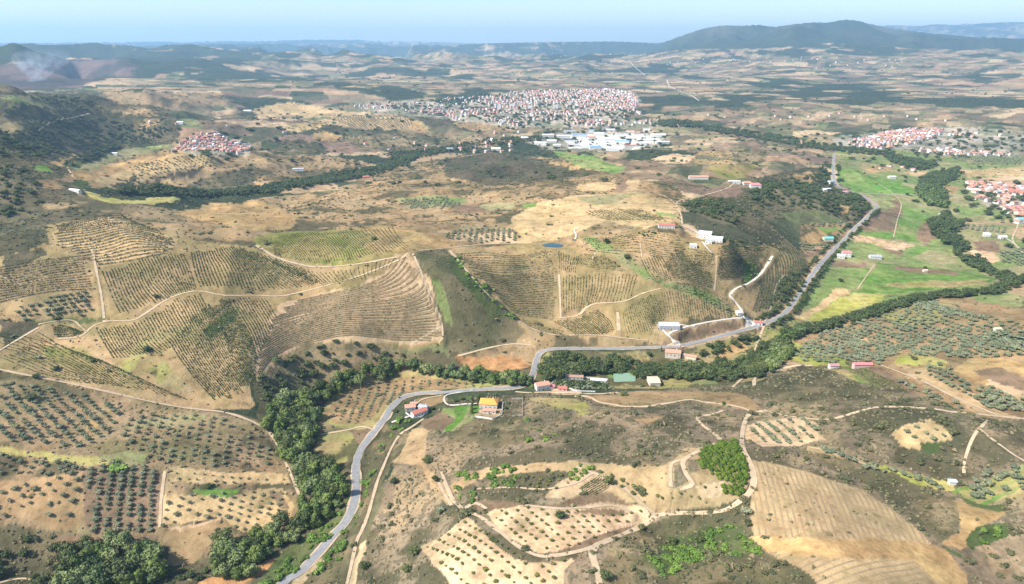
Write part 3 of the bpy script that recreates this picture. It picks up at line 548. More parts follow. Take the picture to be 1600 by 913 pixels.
def link(name, me, parent=None, loc=None, rot=None, scale=None, label=None, cat=None, group=None, kind=None):
    o = bpy.data.objects.new(name, me); col.objects.link(o)
    if parent: o.parent = parent
    if loc is not None: o.location = loc
    if rot is not None: o.rotation_euler = (0, 0, rot) if np.isscalar(rot) else rot
    if scale is not None: o.scale = scale if not np.isscalar(scale) else (scale,)*3
    if label: o['label'] = label
    if cat: o['category'] = cat
    if group: o['group'] = group
    if kind: o['kind'] = kind
    return o
a = np.arange(NRR*NT).reshape(NRR, NT)
FQ = np.stack([a[:-1, :-1], a[:-1, 1:], a[1:, 1:], a[1:, :-1]], -1).reshape(-1, 4)
me = mesh_np('ground', np.stack([X, Y, Z], -1).reshape(-1, 3), FQ, [MG], True)
at = me.color_attributes.new('soil', 'FLOAT_COLOR', 'POINT'); q = np.ones((X.size, 4), f32); q[:, :3] = np.clip(C, .01, .8).reshape(-1, 3); at.data.foreach_set('color', q.ravel())
for nm, arr in (('scrubby', SC), ('furrow', FU), ('furrow_phase', FP)):
    at = me.attributes.new(nm, 'FLOAT', 'POINT'); at.data.foreach_set('value', arr.astype(f32).ravel())
link('ground', me, kind='structure')
ZLO, ZHI = float(Z.min()), float(Z.max())
print('Z', ZLO, ZHI, NRR, NT)
#--DATA2--
# ------------------------------------------------------------------ roads and tracks, draped on the ground
M_ASPH, t, b = mat('asphalt', rough=.85)
g = node(t, 'ShaderNodeNewGeometry').outputs['Position']
c = mixc(t, mrange(t, noise(t, 1/3., 6, .6, g).outputs[0], .3, .7, 0, 1), (.19,.188,.185), (.27,.265,.26)); t.links.new(c, b.inputs['Base Color'])
M_TRACK, t, b = mat('track_dirt', rough=1, spec=.05)
g = node(t, 'ShaderNodeNewGeometry').outputs['Position']
c = mixc(t, mrange(t, noise(t, 1/5., 7, .7, g).outputs[0], .3, .7, 0, 1), (.36,.27,.165), (.52,.40,.27)); t.links.new(c, b.inputs['Base Color'])
M_GRAV, t, b = mat('gravel_pale', rough=1, spec=.05)
g = node(t, 'ShaderNodeNewGeometry').outputs['Position']
c = mixc(t, mrange(t, noise(t, 1/4., 7, .7, g).outputs[0], .3, .7, 0, 1), (.46,.41,.34), (.60,.55,.48)); t.links.new(c, b.inputs['Base Color'])
M_PAINT, _, _ = mat('road_paint', (.75,.75,.72), .7)
def ribbon(name, Pw, w, m, lift=.12, nacross=4, wob=0., kind='structure', off=0., parent=None, label=None):
    d = np.gradient(Pw, axis=0); d /= np.maximum(np.hypot(d[:, 0], d[:, 1]), 1e-6)[:, None]
    nrm = np.c_[d[:, 1], -d[:, 0]]; s = np.linspace(-.5, .5, nacross+1)
    ww = w*(1+wob*fbm(Pw[:, 0], Pw[:, 1], 14, 3, 9)) if wob else np.full(len(Pw), float(w))
    x = Pw[:, None, 0]+nrm[:, None, 0]*(s[None]*ww[:, None]+off); y = Pw[:, None, 1]+nrm[:, None, 1]*(s[None]*ww[:, None]+off)
    z = zat(x, y)+lift+np.hypot(x, y)*.00035
    V = np.stack([x, y, z], -1).reshape(-1, 3); k = nacross+1
    i = np.arange(len(Pw)-1)[:, None]*k+np.arange(nacross)[None]
    Fc = np.stack([i, i+k, i+k+1, i+1], -1).reshape(-1, 4)
    return link(name, mesh_np(name, V, Fc, [m], True), kind=kind, parent=parent, label=label)
ribbon('road', road_w, 6.2, M_ASPH, .22, 6)
ribbon('road_shoulder', road_w, 8.2, M_TRACK, .10, 6, .35)
for (w, mi_, P), Pw in zip(TRK, trk_w):
    w *= .72
    ribbon('track', Pw, w, (M_TRACK, M_GRAV)[mi_], .14+.0005*rnd.randrange(100), 3, .45)
# water
MW, t, b = mat('pond_water', (.012,.06,.065), .12, .5)
MW2, _, _ = mat('basin_water', (.20,.30,.20), .3, .4)
def sheet(name, P, m, lift=.35, **k):
    Q = unp(smooth_px(P+[P[0]]))[:-1]; c0 = Q.mean(0); V = [(c0[0], c0[1])]; fr = np.linspace(0, 1, 7)[1:]
    V = np.array(V+[tuple(c0+(p-c0)*f) for f in fr for p in Q]); z = zat(V[:, 0], V[:, 1])+lift
    if name.endswith('pond'): z[:] = np.percentile(z, 70)
    L = len(Q); Fc = [(0, 1+i, 1+(i+1) % L) for i in range(L)]
    for a_ in range(5):
        for i in range(L):
            p, q2 = 1+a_*L+i, 1+a_*L+(i+1) % L; Fc += [(p, p+L, q2+L), (p, q2+L, q2)]
    return link(name, mesh_np(name, np.c_[V, z], np.array(Fc), [m], True), kind='structure')
sheet('pond', [(847,383),(862,380.5),(879,383),(877,386),(862,386.5),(849,385)], MW, .5)
sheet('basin_pond', [(958,588),(990,588),(989,599),(962,598)], MW2, .5)
# ------------------------------------------------------------------ foliage
def leafmat(name, ca, cb, rv=.3):
    m, t, b = mat(name, rough=.75, spec=.15)
    at = node(t, 'ShaderNodeAttribute', attribute_name='tint').outputs['Fac']
    oi = node(t, 'ShaderNodeObjectInfo').outputs['Random']
    c = mixc(t, at, ca, cb)
    c = mixc(t, 1., c, mixc(t, oi, (1-rv, 1-rv*.8, 1-rv), (1+rv*1.1, 1+rv*.7, 1+rv*.3)), 'MULTIPLY')
    t.links.new(c, b.inputs['Base Color']); return m
ML = dict(poplar=leafmat('leaves_poplar', (.065,.10,.028), (.20,.27,.075), .4), oak=leafmat('leaves_oak', (.045,.065,.025), (.125,.155,.06), .42),
 olive=leafmat('leaves_olive', (.12,.14,.085), (.28,.31,.20)), bush=leafmat('leaves_bush', (.06,.07,.034), (.16,.165,.085)),
 young=leafmat('leaves_young', (.10,.12,.035), (.22,.23,.07)), pine=leafmat('leaves_pine', (.06,.11,.015), (.17,.25,.04)), vine=leafmat('leaves_vine', (.04,.055,.02), (.12,.14,.05)),
 willow=leafmat('leaves_willow', (.09,.13,.05), (.22,.27,.12), .4),
 lushbush=leafmat('leaves_lushbush', (.07,.13,.025), (.17,.27,.06)))
M_BARK, _, _ = mat('bark', (.13,.10,.075), .95)
def lobes(kind, rg):
    if kind == 'poplar':
        L = [(rg.normal(0, .07), rg.normal(0, .07), z, r) for z, r in zip(np.linspace(.22, .86, 7), (.22, .27, .28, .26, .22, .17, .11))]
        L += [(rg.normal(0, .17), rg.normal(0, .17), rg.uniform(.2, .7), rg.uniform(.10, .17)) for _ in range(7)]
    elif kind == 'oak': L = [(0, 0, .5, .36)]+[(.30*math.cos(a), .30*math.sin(a), rg.uniform(.35, .75), rg.uniform(.18, .28)) for a in rg.uniform(0, 6.3, 8)]+[(0, 0, .78, .2)]
    elif kind == 'olive': L = [(0, 0, .55, .34)]+[(.30*math.cos(a), .30*math.sin(a), rg.uniform(.42, .75), rg.uniform(.16, .26)) for a in rg.uniform(0, 6.3, 6)]
    elif kind == 'pine': L = [(0, 0, .35, .38), (0, 0, .6, .28), (0, 0, .82, .15)]+[(.2*math.cos(a), .2*math.sin(a), rg.uniform(.25, .5), .2) for a in rg.uniform(0, 6.3, 5)]
    elif kind == 'cypress': L = [(0, 0, z, r) for z, r in zip(np.linspace(.15, .95, 8), (.1, .13, .14, .14, .12, .1, .07, .04))]
    else: L = [(rg.normal(0, .22), rg.normal(0, .22), rg.uniform(.15, .45), rg.uniform(.2, .36)) for _ in range(6)]
    return np.array(L)
def crown(kind, nleaf, seed, ls=.06):
    rg = np.random.default_rng(seed); L = lobes(kind, rg)
    k = rg.choice(len(L), nleaf, p=L[:, 3]**2/(L[:, 3]**2).sum())
    d = rg.normal(size=(nleaf, 3)); d /= np.linalg.norm(d, axis=1)[:, None]
    c0 = L[k, :3]+d*(L[k, 3]*rg.uniform(.72, 1.12, nleaf))[:, None]*(1, 1, .92)
    c0[:, 2] = np.maximum(c0[:, 2], .03)
    nrm = d+rg.normal(0, .45, (nleaf, 3)); nrm /= np.linalg.norm(nrm, axis=1)[:, None]
    t1 = np.cross(nrm, rg.normal(size=(nleaf, 3))); t1 /= np.linalg.norm(t1, axis=1)[:, None]; t2 = np.cross(nrm, t1)
    s = ls*rg.uniform(.6, 1.5, nleaf)[:, None]
    V = np.stack([c0+t1*s, c0-t1*s*.5+t2*s*.87, c0-t1*s*.5-t2*s*.87], 1).reshape(-1, 3)
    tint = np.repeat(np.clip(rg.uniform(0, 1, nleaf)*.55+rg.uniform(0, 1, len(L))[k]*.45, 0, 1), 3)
    Fc = np.arange(nleaf*3).reshape(-1, 3)
    # inner mass of each lobe
    oc = np.array([(1,0,0),(-1,0,0),(0,1,0),(0,-1,0),(0,0,1),(0,0,-1)], float); of = np.array([(0,2,4),(2,1,4),(1,3,4),(3,0,4),(2,0,5),(1,2,5),(3,1,5),(0,3,5)])
    Vs, Fs = [V], [Fc]; nn = len(V); tt = [tint]
    for l in L:
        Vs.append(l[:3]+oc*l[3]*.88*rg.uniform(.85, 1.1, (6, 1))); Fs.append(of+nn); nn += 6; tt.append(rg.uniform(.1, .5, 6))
    V = np.vstack(Vs); V[:, 2] = np.maximum(V[:, 2], 0.02); return V, np.vstack(Fs), np.concatenate(tt)
def trunk(h, r):
    V, Fc = [], []; n = 6; pr = [(0, 1.5), (.15, 1), (.55, .75), (1., .35)]
    for i, (z, s) in enumerate(pr):
        for k in range(n): V.append((r*s*math.cos(k*6.283/n)+.03*math.sin(z*5)*h, r*s*math.sin(k*6.283/n), z*h))
    for i in range(3):
        for k in range(n):
            a_, b_ = i*n+k, i*n+(k+1) % n; Fc += [(a_, b_, b_+n), (a_, b_+n, a_+n)]
    return np.array(V), np.array(Fc)
PROT = {}
SPEC = dict(poplar=(1000, .038, .35, .018), oak=(800, .048, .35, .03), olive=(420, .06, .45, .04), bush=(320, .08, 0, 0), young=(260, .08, .4, .03), pine=(420, .055, .3, .03), willow=(900, .05, .35, .03), cypress=(300, .03, .15, .02), lushbush=(320, .085, 0, 0))
def shape_of(k): return {'young': 'olive', 'lushbush': 'bush', 'willow': 'oak'}.get(k, k)
def proto(kind, i):
    if (kind, i) not in PROT:
        nl, ls, tz, tr = SPEC[kind]; V, Fc, tn = crown(shape_of(kind), nl, i*31+len(kind), ls)
        cols = np.stack([tn]*3, -1); mm = ML.get(kind, ML['oak'])
        cm = mesh_np(kind+'_crown', V, Fc, [mm], False, cols); tm = None
        if tz:
            tv, tf = trunk(tz+.15, tr); tm = mesh_np(kind+'_trunk', tv, tf, [M_BARK])
            V2 = np.vstack([V, tv]); F2 = np.vstack([Fc, tf+len(V)])
            one = mesh_np(kind, V2, F2, [mm, M_BARK], False, np.vstack([cols, np.zeros((len(tv), 3))]), np.r_[np.zeros(len(Fc)), np.ones(len(tf))])
        else: one = cm
        PROT[(kind, i)] = (cm, tm, one)
    return PROT[(kind, i)]
PL = []    # plants: family, kind, x, y, height, width factor, label, group
def plant(fam, kind, x, y, h, wf, lab, grp): PL.append((fam, kind, x, y, h, wf, lab, grp))
def scatter(P, sp, seed, shift=0):
    Q = unp(dens_line([(u, v+shift) for u, v in P], 8, True)); q0, q1 = Q.min(0), Q.max(0); rg = np.random.default_rng(seed)
    nx = int((q1[0]-q0[0])/sp)+1; ny = int((q1[1]-q0[1])/sp)+1
    gx, gy = np.meshgrid(np.arange(nx), np.arange(ny)); gx = gx.ravel()+.5*(gy.ravel() % 2); gy = gy.ravel()
    x = q0[0]+(gx+rg.uniform(-.42, .42, gx.size))*sp; y = q0[1]+(gy+rg.uniform(-.42, .42, gx.size))*sp
    k = inpoly(x, y, Q); return x[k], y[k], rg
BELT = [ # kind, label, spacing, h0, h1, width factor, missing, polygon, pixel shift
('poplar','tall bright green poplar in the clump at the bottom left of the river belt',7.5,13,18,.95,.05,[(95,870),(130,845),(175,838),(240,845),(250,905),(100,920)],12),
('oak','dark rounded tree on the brown slope by the lower left river bank',11,5,9,1.3,.25,[(-60,840),(0,832),(50,838),(95,862),(92,930),(-60,930)],4),
('poplar','green riverside tree standing between the lowest orange field and the pale orchard',7.5,10,15,1.05,.05,[(330,850),(380,838),(450,805),(480,830),(430,858),(400,888),(335,905)],10),
('oak','low green bush tree between the bottom poplar clump and the orange field',8,4,7,1.4,.2,[(250,885),(330,885),(400,892),(350,905),(310,905),(250,930)],3),
('poplar','tall poplar in the wide riverside belt left of the curving road',7.2,12,17,1.0,.06,[(430,620),(475,605),(497,640),(492,680),(480,700),(530,740),(545,775),(515,800),(470,822),(455,800),(475,775),(470,740),(440,700),(412,655)],12),
('poplar','riverside tree along the curved belt above the oval orchard meadow',7.2,10,14,1.05,.06,[(470,610),(530,585),(590,568),(640,560),(650,578),(590,588),(540,602),(500,625),(455,640)],7),
('poplar','riverside tree in the thin belt between oval meadow and orange-brown field',7.5,8,12,1.1,.1,[(640,560),(690,572),(740,578),(800,585),(835,592),(835,600),(760,596),(690,588),(640,575)],5),
('oak','dark oak on the rough bank under the terraced vineyard',8,4,8,1.4,.22,[(405,585),(430,560),(520,532),(560,530),(640,540),(645,556),(560,565),(480,592),(420,640)],3),
('oak','bushy riverside tree in the belt below the middle stretch of road',7.5,8,12,1.25,.05,[(842,570),(860,556),(960,558),(1000,565),(1100,572),(1160,560),(1205,530),(1222,530),(1185,585),(1130,592),(1010,588),(945,580),(850,592)],5),
('oak','round green tree on the slope right beside the middle road',7.5,5,8,1.3,.12,[(1085,540),(1130,532),(1180,518),(1186,528),(1130,550),(1090,560)],3),
('oak','small roadside tree on the lower edge of the middle road',9,4,6,1.3,.25,[(860,552),(960,552),(1030,551),(1030,556),(960,557),(862,557)],1),
('poplar','bright green tree where the river belt turns beside the road junction',7.5,9,13,1.2,.06,[(1190,565),(1222,515),(1260,510),(1240,530),(1230,560),(1200,582)],5),
('oak','dark green tree in the diagonal belt below the bright valley meadows',8,8,11,1.25,.04,[(1225,516),(1260,508),(1320,495),(1400,468),(1440,458),(1470,455),(1470,463),(1400,480),(1335,503),(1270,518),(1240,528)],5),
('oak','green tree in the belt between bright meadow and grey-green olive grove, near its right end',8,8,11,1.25,.04,[(1470,456),(1520,453),(1580,440),(1600,428),(1640,420),(1640,430),(1600,440),(1560,455),(1470,464)],5),
('oak','green tree of the narrow belt bending down past the pale riverside fields',8,8,11,1.2,.05,[(1500,393),(1530,400),(1560,425),(1595,430),(1570,442),(1525,418),(1500,405)],4),
('oak','broad dark tree of the meandering belt beside the brown valley fields',8.5,10,14,1.2,.04,[(1450,345),(1480,330),(1500,350),(1490,365),(1510,388),(1495,396),(1475,375),(1455,365)],4),
('poplar','slender tree of the dense planted poplar block in the valley',6,14,17,1.05,.0,[(1435,290),(1470,292),(1479,310),(1475,322),(1450,318),(1435,304)],3),
('oak','dark tree of the belt just above the poplar block',8,10,13,1.2,.05,[(1440,275),(1470,268),(1500,260),(1490,280),(1460,290),(1437,288)],2),
('oak','tree of the dark belt reaching up towards the right-hand town',10,9,12,1.2,.08,[(1375,240),(1430,248),(1470,258),(1440,266),(1395,254)],2),
('oak','dark tree of the belt winding round the golden hill',9,8,11,1.2,.06,[(130,295),(160,298),(240,292),(330,298),(420,290),(480,278),(540,268),(600,258),(645,245),(650,250),(600,270),(520,286),(420,303),(330,308),(200,306)],1),
('oak','tree of the distant belt in front of the town factories',12,8,11,1.2,.1,[(600,242),(700,230),(760,218),(850,214),(850,220),(760,228),(700,240),(620,255)],0),
('oak','tree of the square dark wood beside the town',11,11,14,1.2,0,[(1028,188),(1095,191),(1096,200),(1032,199)],0),
('oak','tree of the thin dark line crossing the fields right of the town',12,9,12,1.3,.05,[(1100,197),(1200,210),(1300,228),(1400,240),(1400,246),(1290,236),(1180,218),(1100,204)],0),
('oak','dark tree in the hillside wood behind the white winery',8,4,7,1.5,.3,[(1064,322),(1090,312),(1130,312),(1165,332),(1150,350),(1120,345),(1085,335)],1),
('oak','dark tree in the wood capping the hill left of the long straight road',9,5,8,1.4,.22,[(1180,285),(1240,278),(1290,270),(1302,292),(1345,308),(1362,324),(1330,342),(1290,335),(1240,322),(1190,325),(1170,305)],1),
('oak','dark tree in the far roadside wood',9,6,9,1.3,.15,[(1282,262),(1296,258),(1296,285),(1284,292)],0),('oak','dark tree right of the farthest stretch of road',9,6,9,1.3,.1,[(1308,258),(1312,258),(1314,285),(1308,285)],0),
('lushbush','bright green bush in the gully between the two vineyard hills',7,3,4.5,1.8,.35,[(708,398),(722,405),(745,430),(770,450),(790,478),(810,500),(800,505),(770,480),(735,445)],1),
('lushbush','leafy green bush in the thicket below the round pine grove',6.5,2.5,4.5,1.7,.25,[(1040,848),(1100,832),(1160,815),(1172,848),(1200,862),(1130,872),(1060,882),(1055,905),(1020,890),(1005,870)],1),
('lushbush','green bush on the strip between the curving road and the pale trail',6,2.5,5,1.5,.35,[(630,650),(600,690),(575,750),(560,800),(510,870),(470,925),(500,925),(548,850),(570,790),(585,735),(605,690),(645,660)],1),
('lushbush','green bush along the left verge of the lower road',6,2.5,5,1.5,.25,[(552,770),(535,795),(490,840),(450,880),(400,920),(420,925),(470,885),(520,828),(545,800)],0),
('oak','dark tree on the lower slope between access road and straight road',6.5,2.5,5,1.6,.25,[(1192,498),(1205,462),(1225,432),(1258,418),(1264,436),(1240,470),(1215,494)],1),
('lushbush','green bush on the hedge line ending the green swale',5,1.8,3.2,1.6,.25,[(1062,446),(1105,458),(1142,478),(1152,496),(1140,496),(1100,468),(1060,452)],0),
('lushbush','green bush in the curve of the access road',5,2,3.2,1.6,.2,[(1166,410),(1180,412),(1185,428),(1166,440),(1160,432),(1172,422)],0),
('lushbush','green bush along the upper swale of the central hill',6,1.5,2.6,1.7,.45,[(930,372),(960,388),(1000,412),(1040,435),(1030,440),(985,415),(940,388)],0),
('oak','bush in the dark row left of the winery crest',5,2,3.5,1.5,.25,[(995,366),(1020,360),(1040,360),(1030,366),(1005,372)],0),
('oak','small tree on the terraces behind the white winery',6,2.5,4.5,1.4,.4,[(1095,360),(1130,368),(1160,378),(1190,392),(1180,396),(1140,384),(1105,368)],0),
('lushbush','green bush beside the pond-like green meadow under the orange-roofed house',8,2,4,1.5,.5,[(820,650),(850,660),(870,680),(850,700),(825,690)],0),
('oak','orchard tree below the low white farm buildings',7,3,5,1.3,.1,[(865,596),(945,598),(960,608),(870,607)],0),
('oak','dark tree of the wood on the left skyline hill',13,6,10,1.4,.15,[(60,150),(130,155),(160,170),(130,175),(80,165)],0),
('oak','dark tree of the wood on the shaded left hillside',11,5,9,1.4,.25,[(0,215),(80,190),(160,185),(240,200),(280,202),(230,225),(160,225),(110,240),(40,250),(0,245)],0),
('oak','tree in the narrow dark wood down the left valley side',9,7,10,1.3,.05,[(100,256),(130,240),(180,225),(190,230),(150,250),(112,262)],0),
('oak','oak scattered over the dark hillside at the left edge',12,4,7,1.5,.3,[(-60,250),(40,262),(70,300),(60,330),(0,345),(-60,345)],0),
]
for kind, lab, sp, h0, h1, wf, ms, P, sh in BELT:
    x, y, rg = scatter(P, sp, len(lab), sh)
    fam = 'bush' if kind == 'lushbush' else 'tree'
    for a_, b_ in zip(x, y):
        if rg.random() < ms+(.55*float(vn(np.array([a_/45]), np.array([b_/45]), 19)[0])-.1 if P[0][1] < 450 and kind != 'lushbush' else 0): continue
        kd = kind if kind != 'poplar' else ('poplar', 'poplar', 'willow', 'oak')[rg.integers(4)]
        plant(fam, kd, a_, b_, rg.uniform(h0, h1)*rg.choice([.6, .8, 1., 1.05]), wf*rg.uniform(.85, 1.3), lab, ('riverside and hillside trees' if fam == 'tree' else 'green bushes'))
for lab, P, spc in (('green tree among the houses of the main town',[(552,163),(690,155),(800,145),(985,146),(975,165),(1000,190),(900,198),(800,196),(640,178)],24),('green tree between the factories and the main town',[(780,200),(900,198),(1040,196),(1060,215),(1030,236),(850,236),(800,222)],45),
 ('tree among the houses of the right-hand town',[(1300,215),(1400,200),(1600,205),(1600,248),(1420,240),(1310,232)],34),('tree among the houses of the right-edge village',[(1500,280),(1680,290),(1680,345),(1560,345),(1510,320)],24),('tree around the small left village',[(250,240),(300,210),(370,205),(410,235),(330,250)],26),
 ('tree on the hedge lines of the valley fields',[(1310,240),(1500,240),(1600,300),(1600,400),(1500,400),(1400,300)],42),('tree scattered over the farmland behind the central hill',[(400,170),(1300,170),(1300,260),(900,290),(500,300),(330,250)],62),('tree scattered over the far plain',[(450,110),(1600,110),(1600,165),(450,165)],150)):
    x, y, rg = scatter(P, spc, len(lab))
    for a_, b_ in zip(x, y):
        if rg.random() < .35+.5*float(vn(np.array([a_/180]), np.array([b_/180]), 9)[0]): continue
        plant('tree', 'oak', a_, b_, rg.uniform(5, 11), rg.uniform(1.1, 2.4), lab, 'riverside and hillside trees')
for P in ([(705,738),(745,735),(750,748),(712,752)],[(715,765),(742,768),(742,785),(712,780)],[(768,735),(800,728),(818,745),(780,768),(760,755)],[(890,735),(905,722),(930,727),(920,742),(895,752)],[(1400,820),(1420,825),(1425,835),(1405,832)][:0] or [(1535,822),(1570,818),(1574,840),(1525,855)]):
    x, y, rg = scatter(P, 5.5, 3)
    for a_, b_ in zip(x, y):
        if rg.random() > .15: plant('bush', 'lushbush', a_, b_, rg.uniform(1.8, 3.6), rg.uniform(1.4, 1.9), 'green bush in a leafy clump on the pale terraces', 'green bushes')
for u, v in [(1231,693),(1287,703),(1302,707),(1314,712),(1325,718),(1351,721),(1352,732),(1366,727),(1366,733),(1381,738),(1395,736),(1410,740),(1419,745),(1432,748),(1449,753),(1468,764)]:
    q = unp([(u, v)])[0]; plant('olive', 'olive', q[0], q[1], rnd.uniform(2.6, 3.8), 1.6, 'olive tree on the narrow yellow strip crossing the right-hand scrub', 'olive trees in the orchards')
for u, v in [(1525,753),(1538,744),(1543,740),(1565,746),(1571,743),(1557,750),(1585,733),(1583,748),(1591,748),(1535,759),(1520,765),(1528,764),(1533,773),(1541,770),(1523,778),(1597,764)]:
    q = unp([(u, v)])[0]; plant('olive', 'olive', q[0], q[1], rnd.uniform(3, 4.2), 1.6, 'big olive tree in the green rows near the right edge', 'olive trees in the orchards')
# roadside trees
o_ = np.array([8.5, -8.5]); seg = resample(unp(smooth_px([(1195,506),(1228,486),(1262,438),(1300,391),(1335,356),(1365,328)])), 7.5)
dd = np.gradient(seg, axis=0); dd /= np.hypot(dd[:, 0], dd[:, 1])[:, None]
for i in range(len(seg)):
    for s_ in (-1, 1):
        if rnd.random() < (.1 if s_ > 0 else .45): continue
        k = s_*(8+rnd.random()*3.5)
        plant('tree', 'oak', seg[i, 0]+dd[i, 1]*k, seg[i, 1]-dd[i, 0]*k, rnd.uniform(3.5, 7), 1.25, 'roadside tree lining the long straight road up the valley', 'trees lining the straight road')
for u, v, h, wf, kind, lab in [
 (850,645,0,0,'','')][:0]+[(585,375,5,1.5,'oak','lone dark tree at the tip of the double track on the vineyard crest'),(947,380,7,1.1,'oak','isolated dark green tree standing on the vineyard slope right of the pond'),
 (980,405,7,1.2,'oak','large lone tree on the green swale between vineyard blocks'),(985,712,5,1.3,'oak','x'),(1313,440,6,1.5,'oak','round dark tree at the corner of the green meadow beside the straight road'),(1445,420,5,1.2,'oak','small tree beside the hut in the bright meadow'),
 (875,808,5,1.4,'oak','dark round tree at the tip of the dry bank in the pale orchard'),(953,755,6,1.2,'oak','dark tree alone on the pale terraces left of the pine grove'),(947,905,5.5,1.5,'oak','big round bush tree beside the bottom bend of the dirt track'),
 (650,852,0,1,'oak',''),(668,722,4.5,2.0,'oak','wide dark shrub on the bare ground right of the pale trail'),(680,752,4.5,1.4,'oak','round dark shrub on the bare sandy patch'),(617,755,5,1.4,'oak','dark shrub right of the pale trail, halfway down'),
 (688,800,5,1.5,'olive','grey-green shrub alone on the brown scrub left of the pale orchards'),(648,866,5.5,1.5,'oak','dark tree throwing a shadow beside the corner of the lowest pale orchard'),(635,893,5,1.4,'oak','dark round shrub near the bottom edge left of the lowest orchard'),
 (570,888,5,1.5,'oak','dark shrub beside the end of the pale trail'),(1165,803,5,1.7,'olive','grey-green shrub below the track bend at the corner of the ploughed field'),(1090,845,6,1.6,'oak','dark tree inside the bright green thicket'),
 (790,640,4,1.3,'oak','garden tree at the right corner of the orange-roofed house'),(795,632,3.5,1.3,'willow','pale green garden tree behind the right end of the orange-roofed house'),(748,622,4.5,1.3,'oak','tree behind the left end of the orange-roofed house'),(775,620,4.5,1.2,'poplar','tree on the verge behind the orange-roofed house'),(722,625,4,1.6,'oak','round bush in the hedge between drive and road'),(711,628,3.5,1.6,'oak','bush at the left end of the hedge by the drive'),(733,624,4,1.5,'lushbush','bright bush at the right end of the hedge by the drive'),
 (618,646,5,1.4,'oak','dark tree between the road and the cottage cluster'),(632,634,4,1.4,'willow','pale tree behind the roadside cottage'),(675,640,4,1.4,'oak','tree at the right end of the cottage cluster'),(628,655,3.5,1.5,'olive','grey-green tree below the cottage cluster'),(832,607,5,1.2,'poplar','green tree left of the terracotta farmhouse'),(868,600,4,1.3,'willow','tree right behind the terracotta farmhouse'),(1030,603,3.5,1.8,'oak','low dark tree below the beige barn'),(1003,604,4,1.8,'oak','dark round tree below the gap left of the beige barn'),(975,618,4,2,'oak','wide dark bush on the slope under the lane'),(1130,633,4.5,1.2,'poplar','single green tree beside the central scrub track'),(1033,550,8,.9,'cypress','tall dark conifer left of the house below the road'),
 (182,730,6,2.6,'lushbush','broad bright green tree spreading on the grass strip of the left orchards'),(47,625,5.5,1.9,'oak','dark tree at the top of the left olive rows under the long track'),(325,762,4,1.5,'oak','dark bush on the pale enclosure'),
 (88,500,4,2,'oak','dark shrub beside the grey-green grove on the left hill'),(245,465,4.5,1.5,'oak','lone dark tree in the vineyard above the winding track'),(230,548,5,1.8,'oak','dark tree in the dip of the left vineyard'),(58,590,4,1.8,'oak','dark shrub above the long track at the left edge'),
 (88,578,4,1.7,'oak','dark shrub on the grass above the long track'),(145,566,3.5,1.5,'oak','dark bush on the bare patch of the left vineyard'),(60,560,3.5,2,'olive','grey bush on the lower vineyard slope at left'),(1050,850,5,1.5,'oak','dark bush at the left end of the green thicket')]:
    if h > 0 and len(lab) > 3:
        q = unp([(u, v)])[0]; plant('lone', kind, q[0], q[1], h, wf, lab, None)
# cypresses and garden trees
for i, (u, v) in enumerate([(737,646),(737,640),(738,634),(738,628),(748,629),(752,628)]):
    q = unp([(u, v)])[0]; plant('cypress', 'cypress', q[0], q[1], 7.5-.4*i, 1.6, 'slim dark cypress in the row left of the orange-roofed house', 'cypresses beside the orange-roofed house')
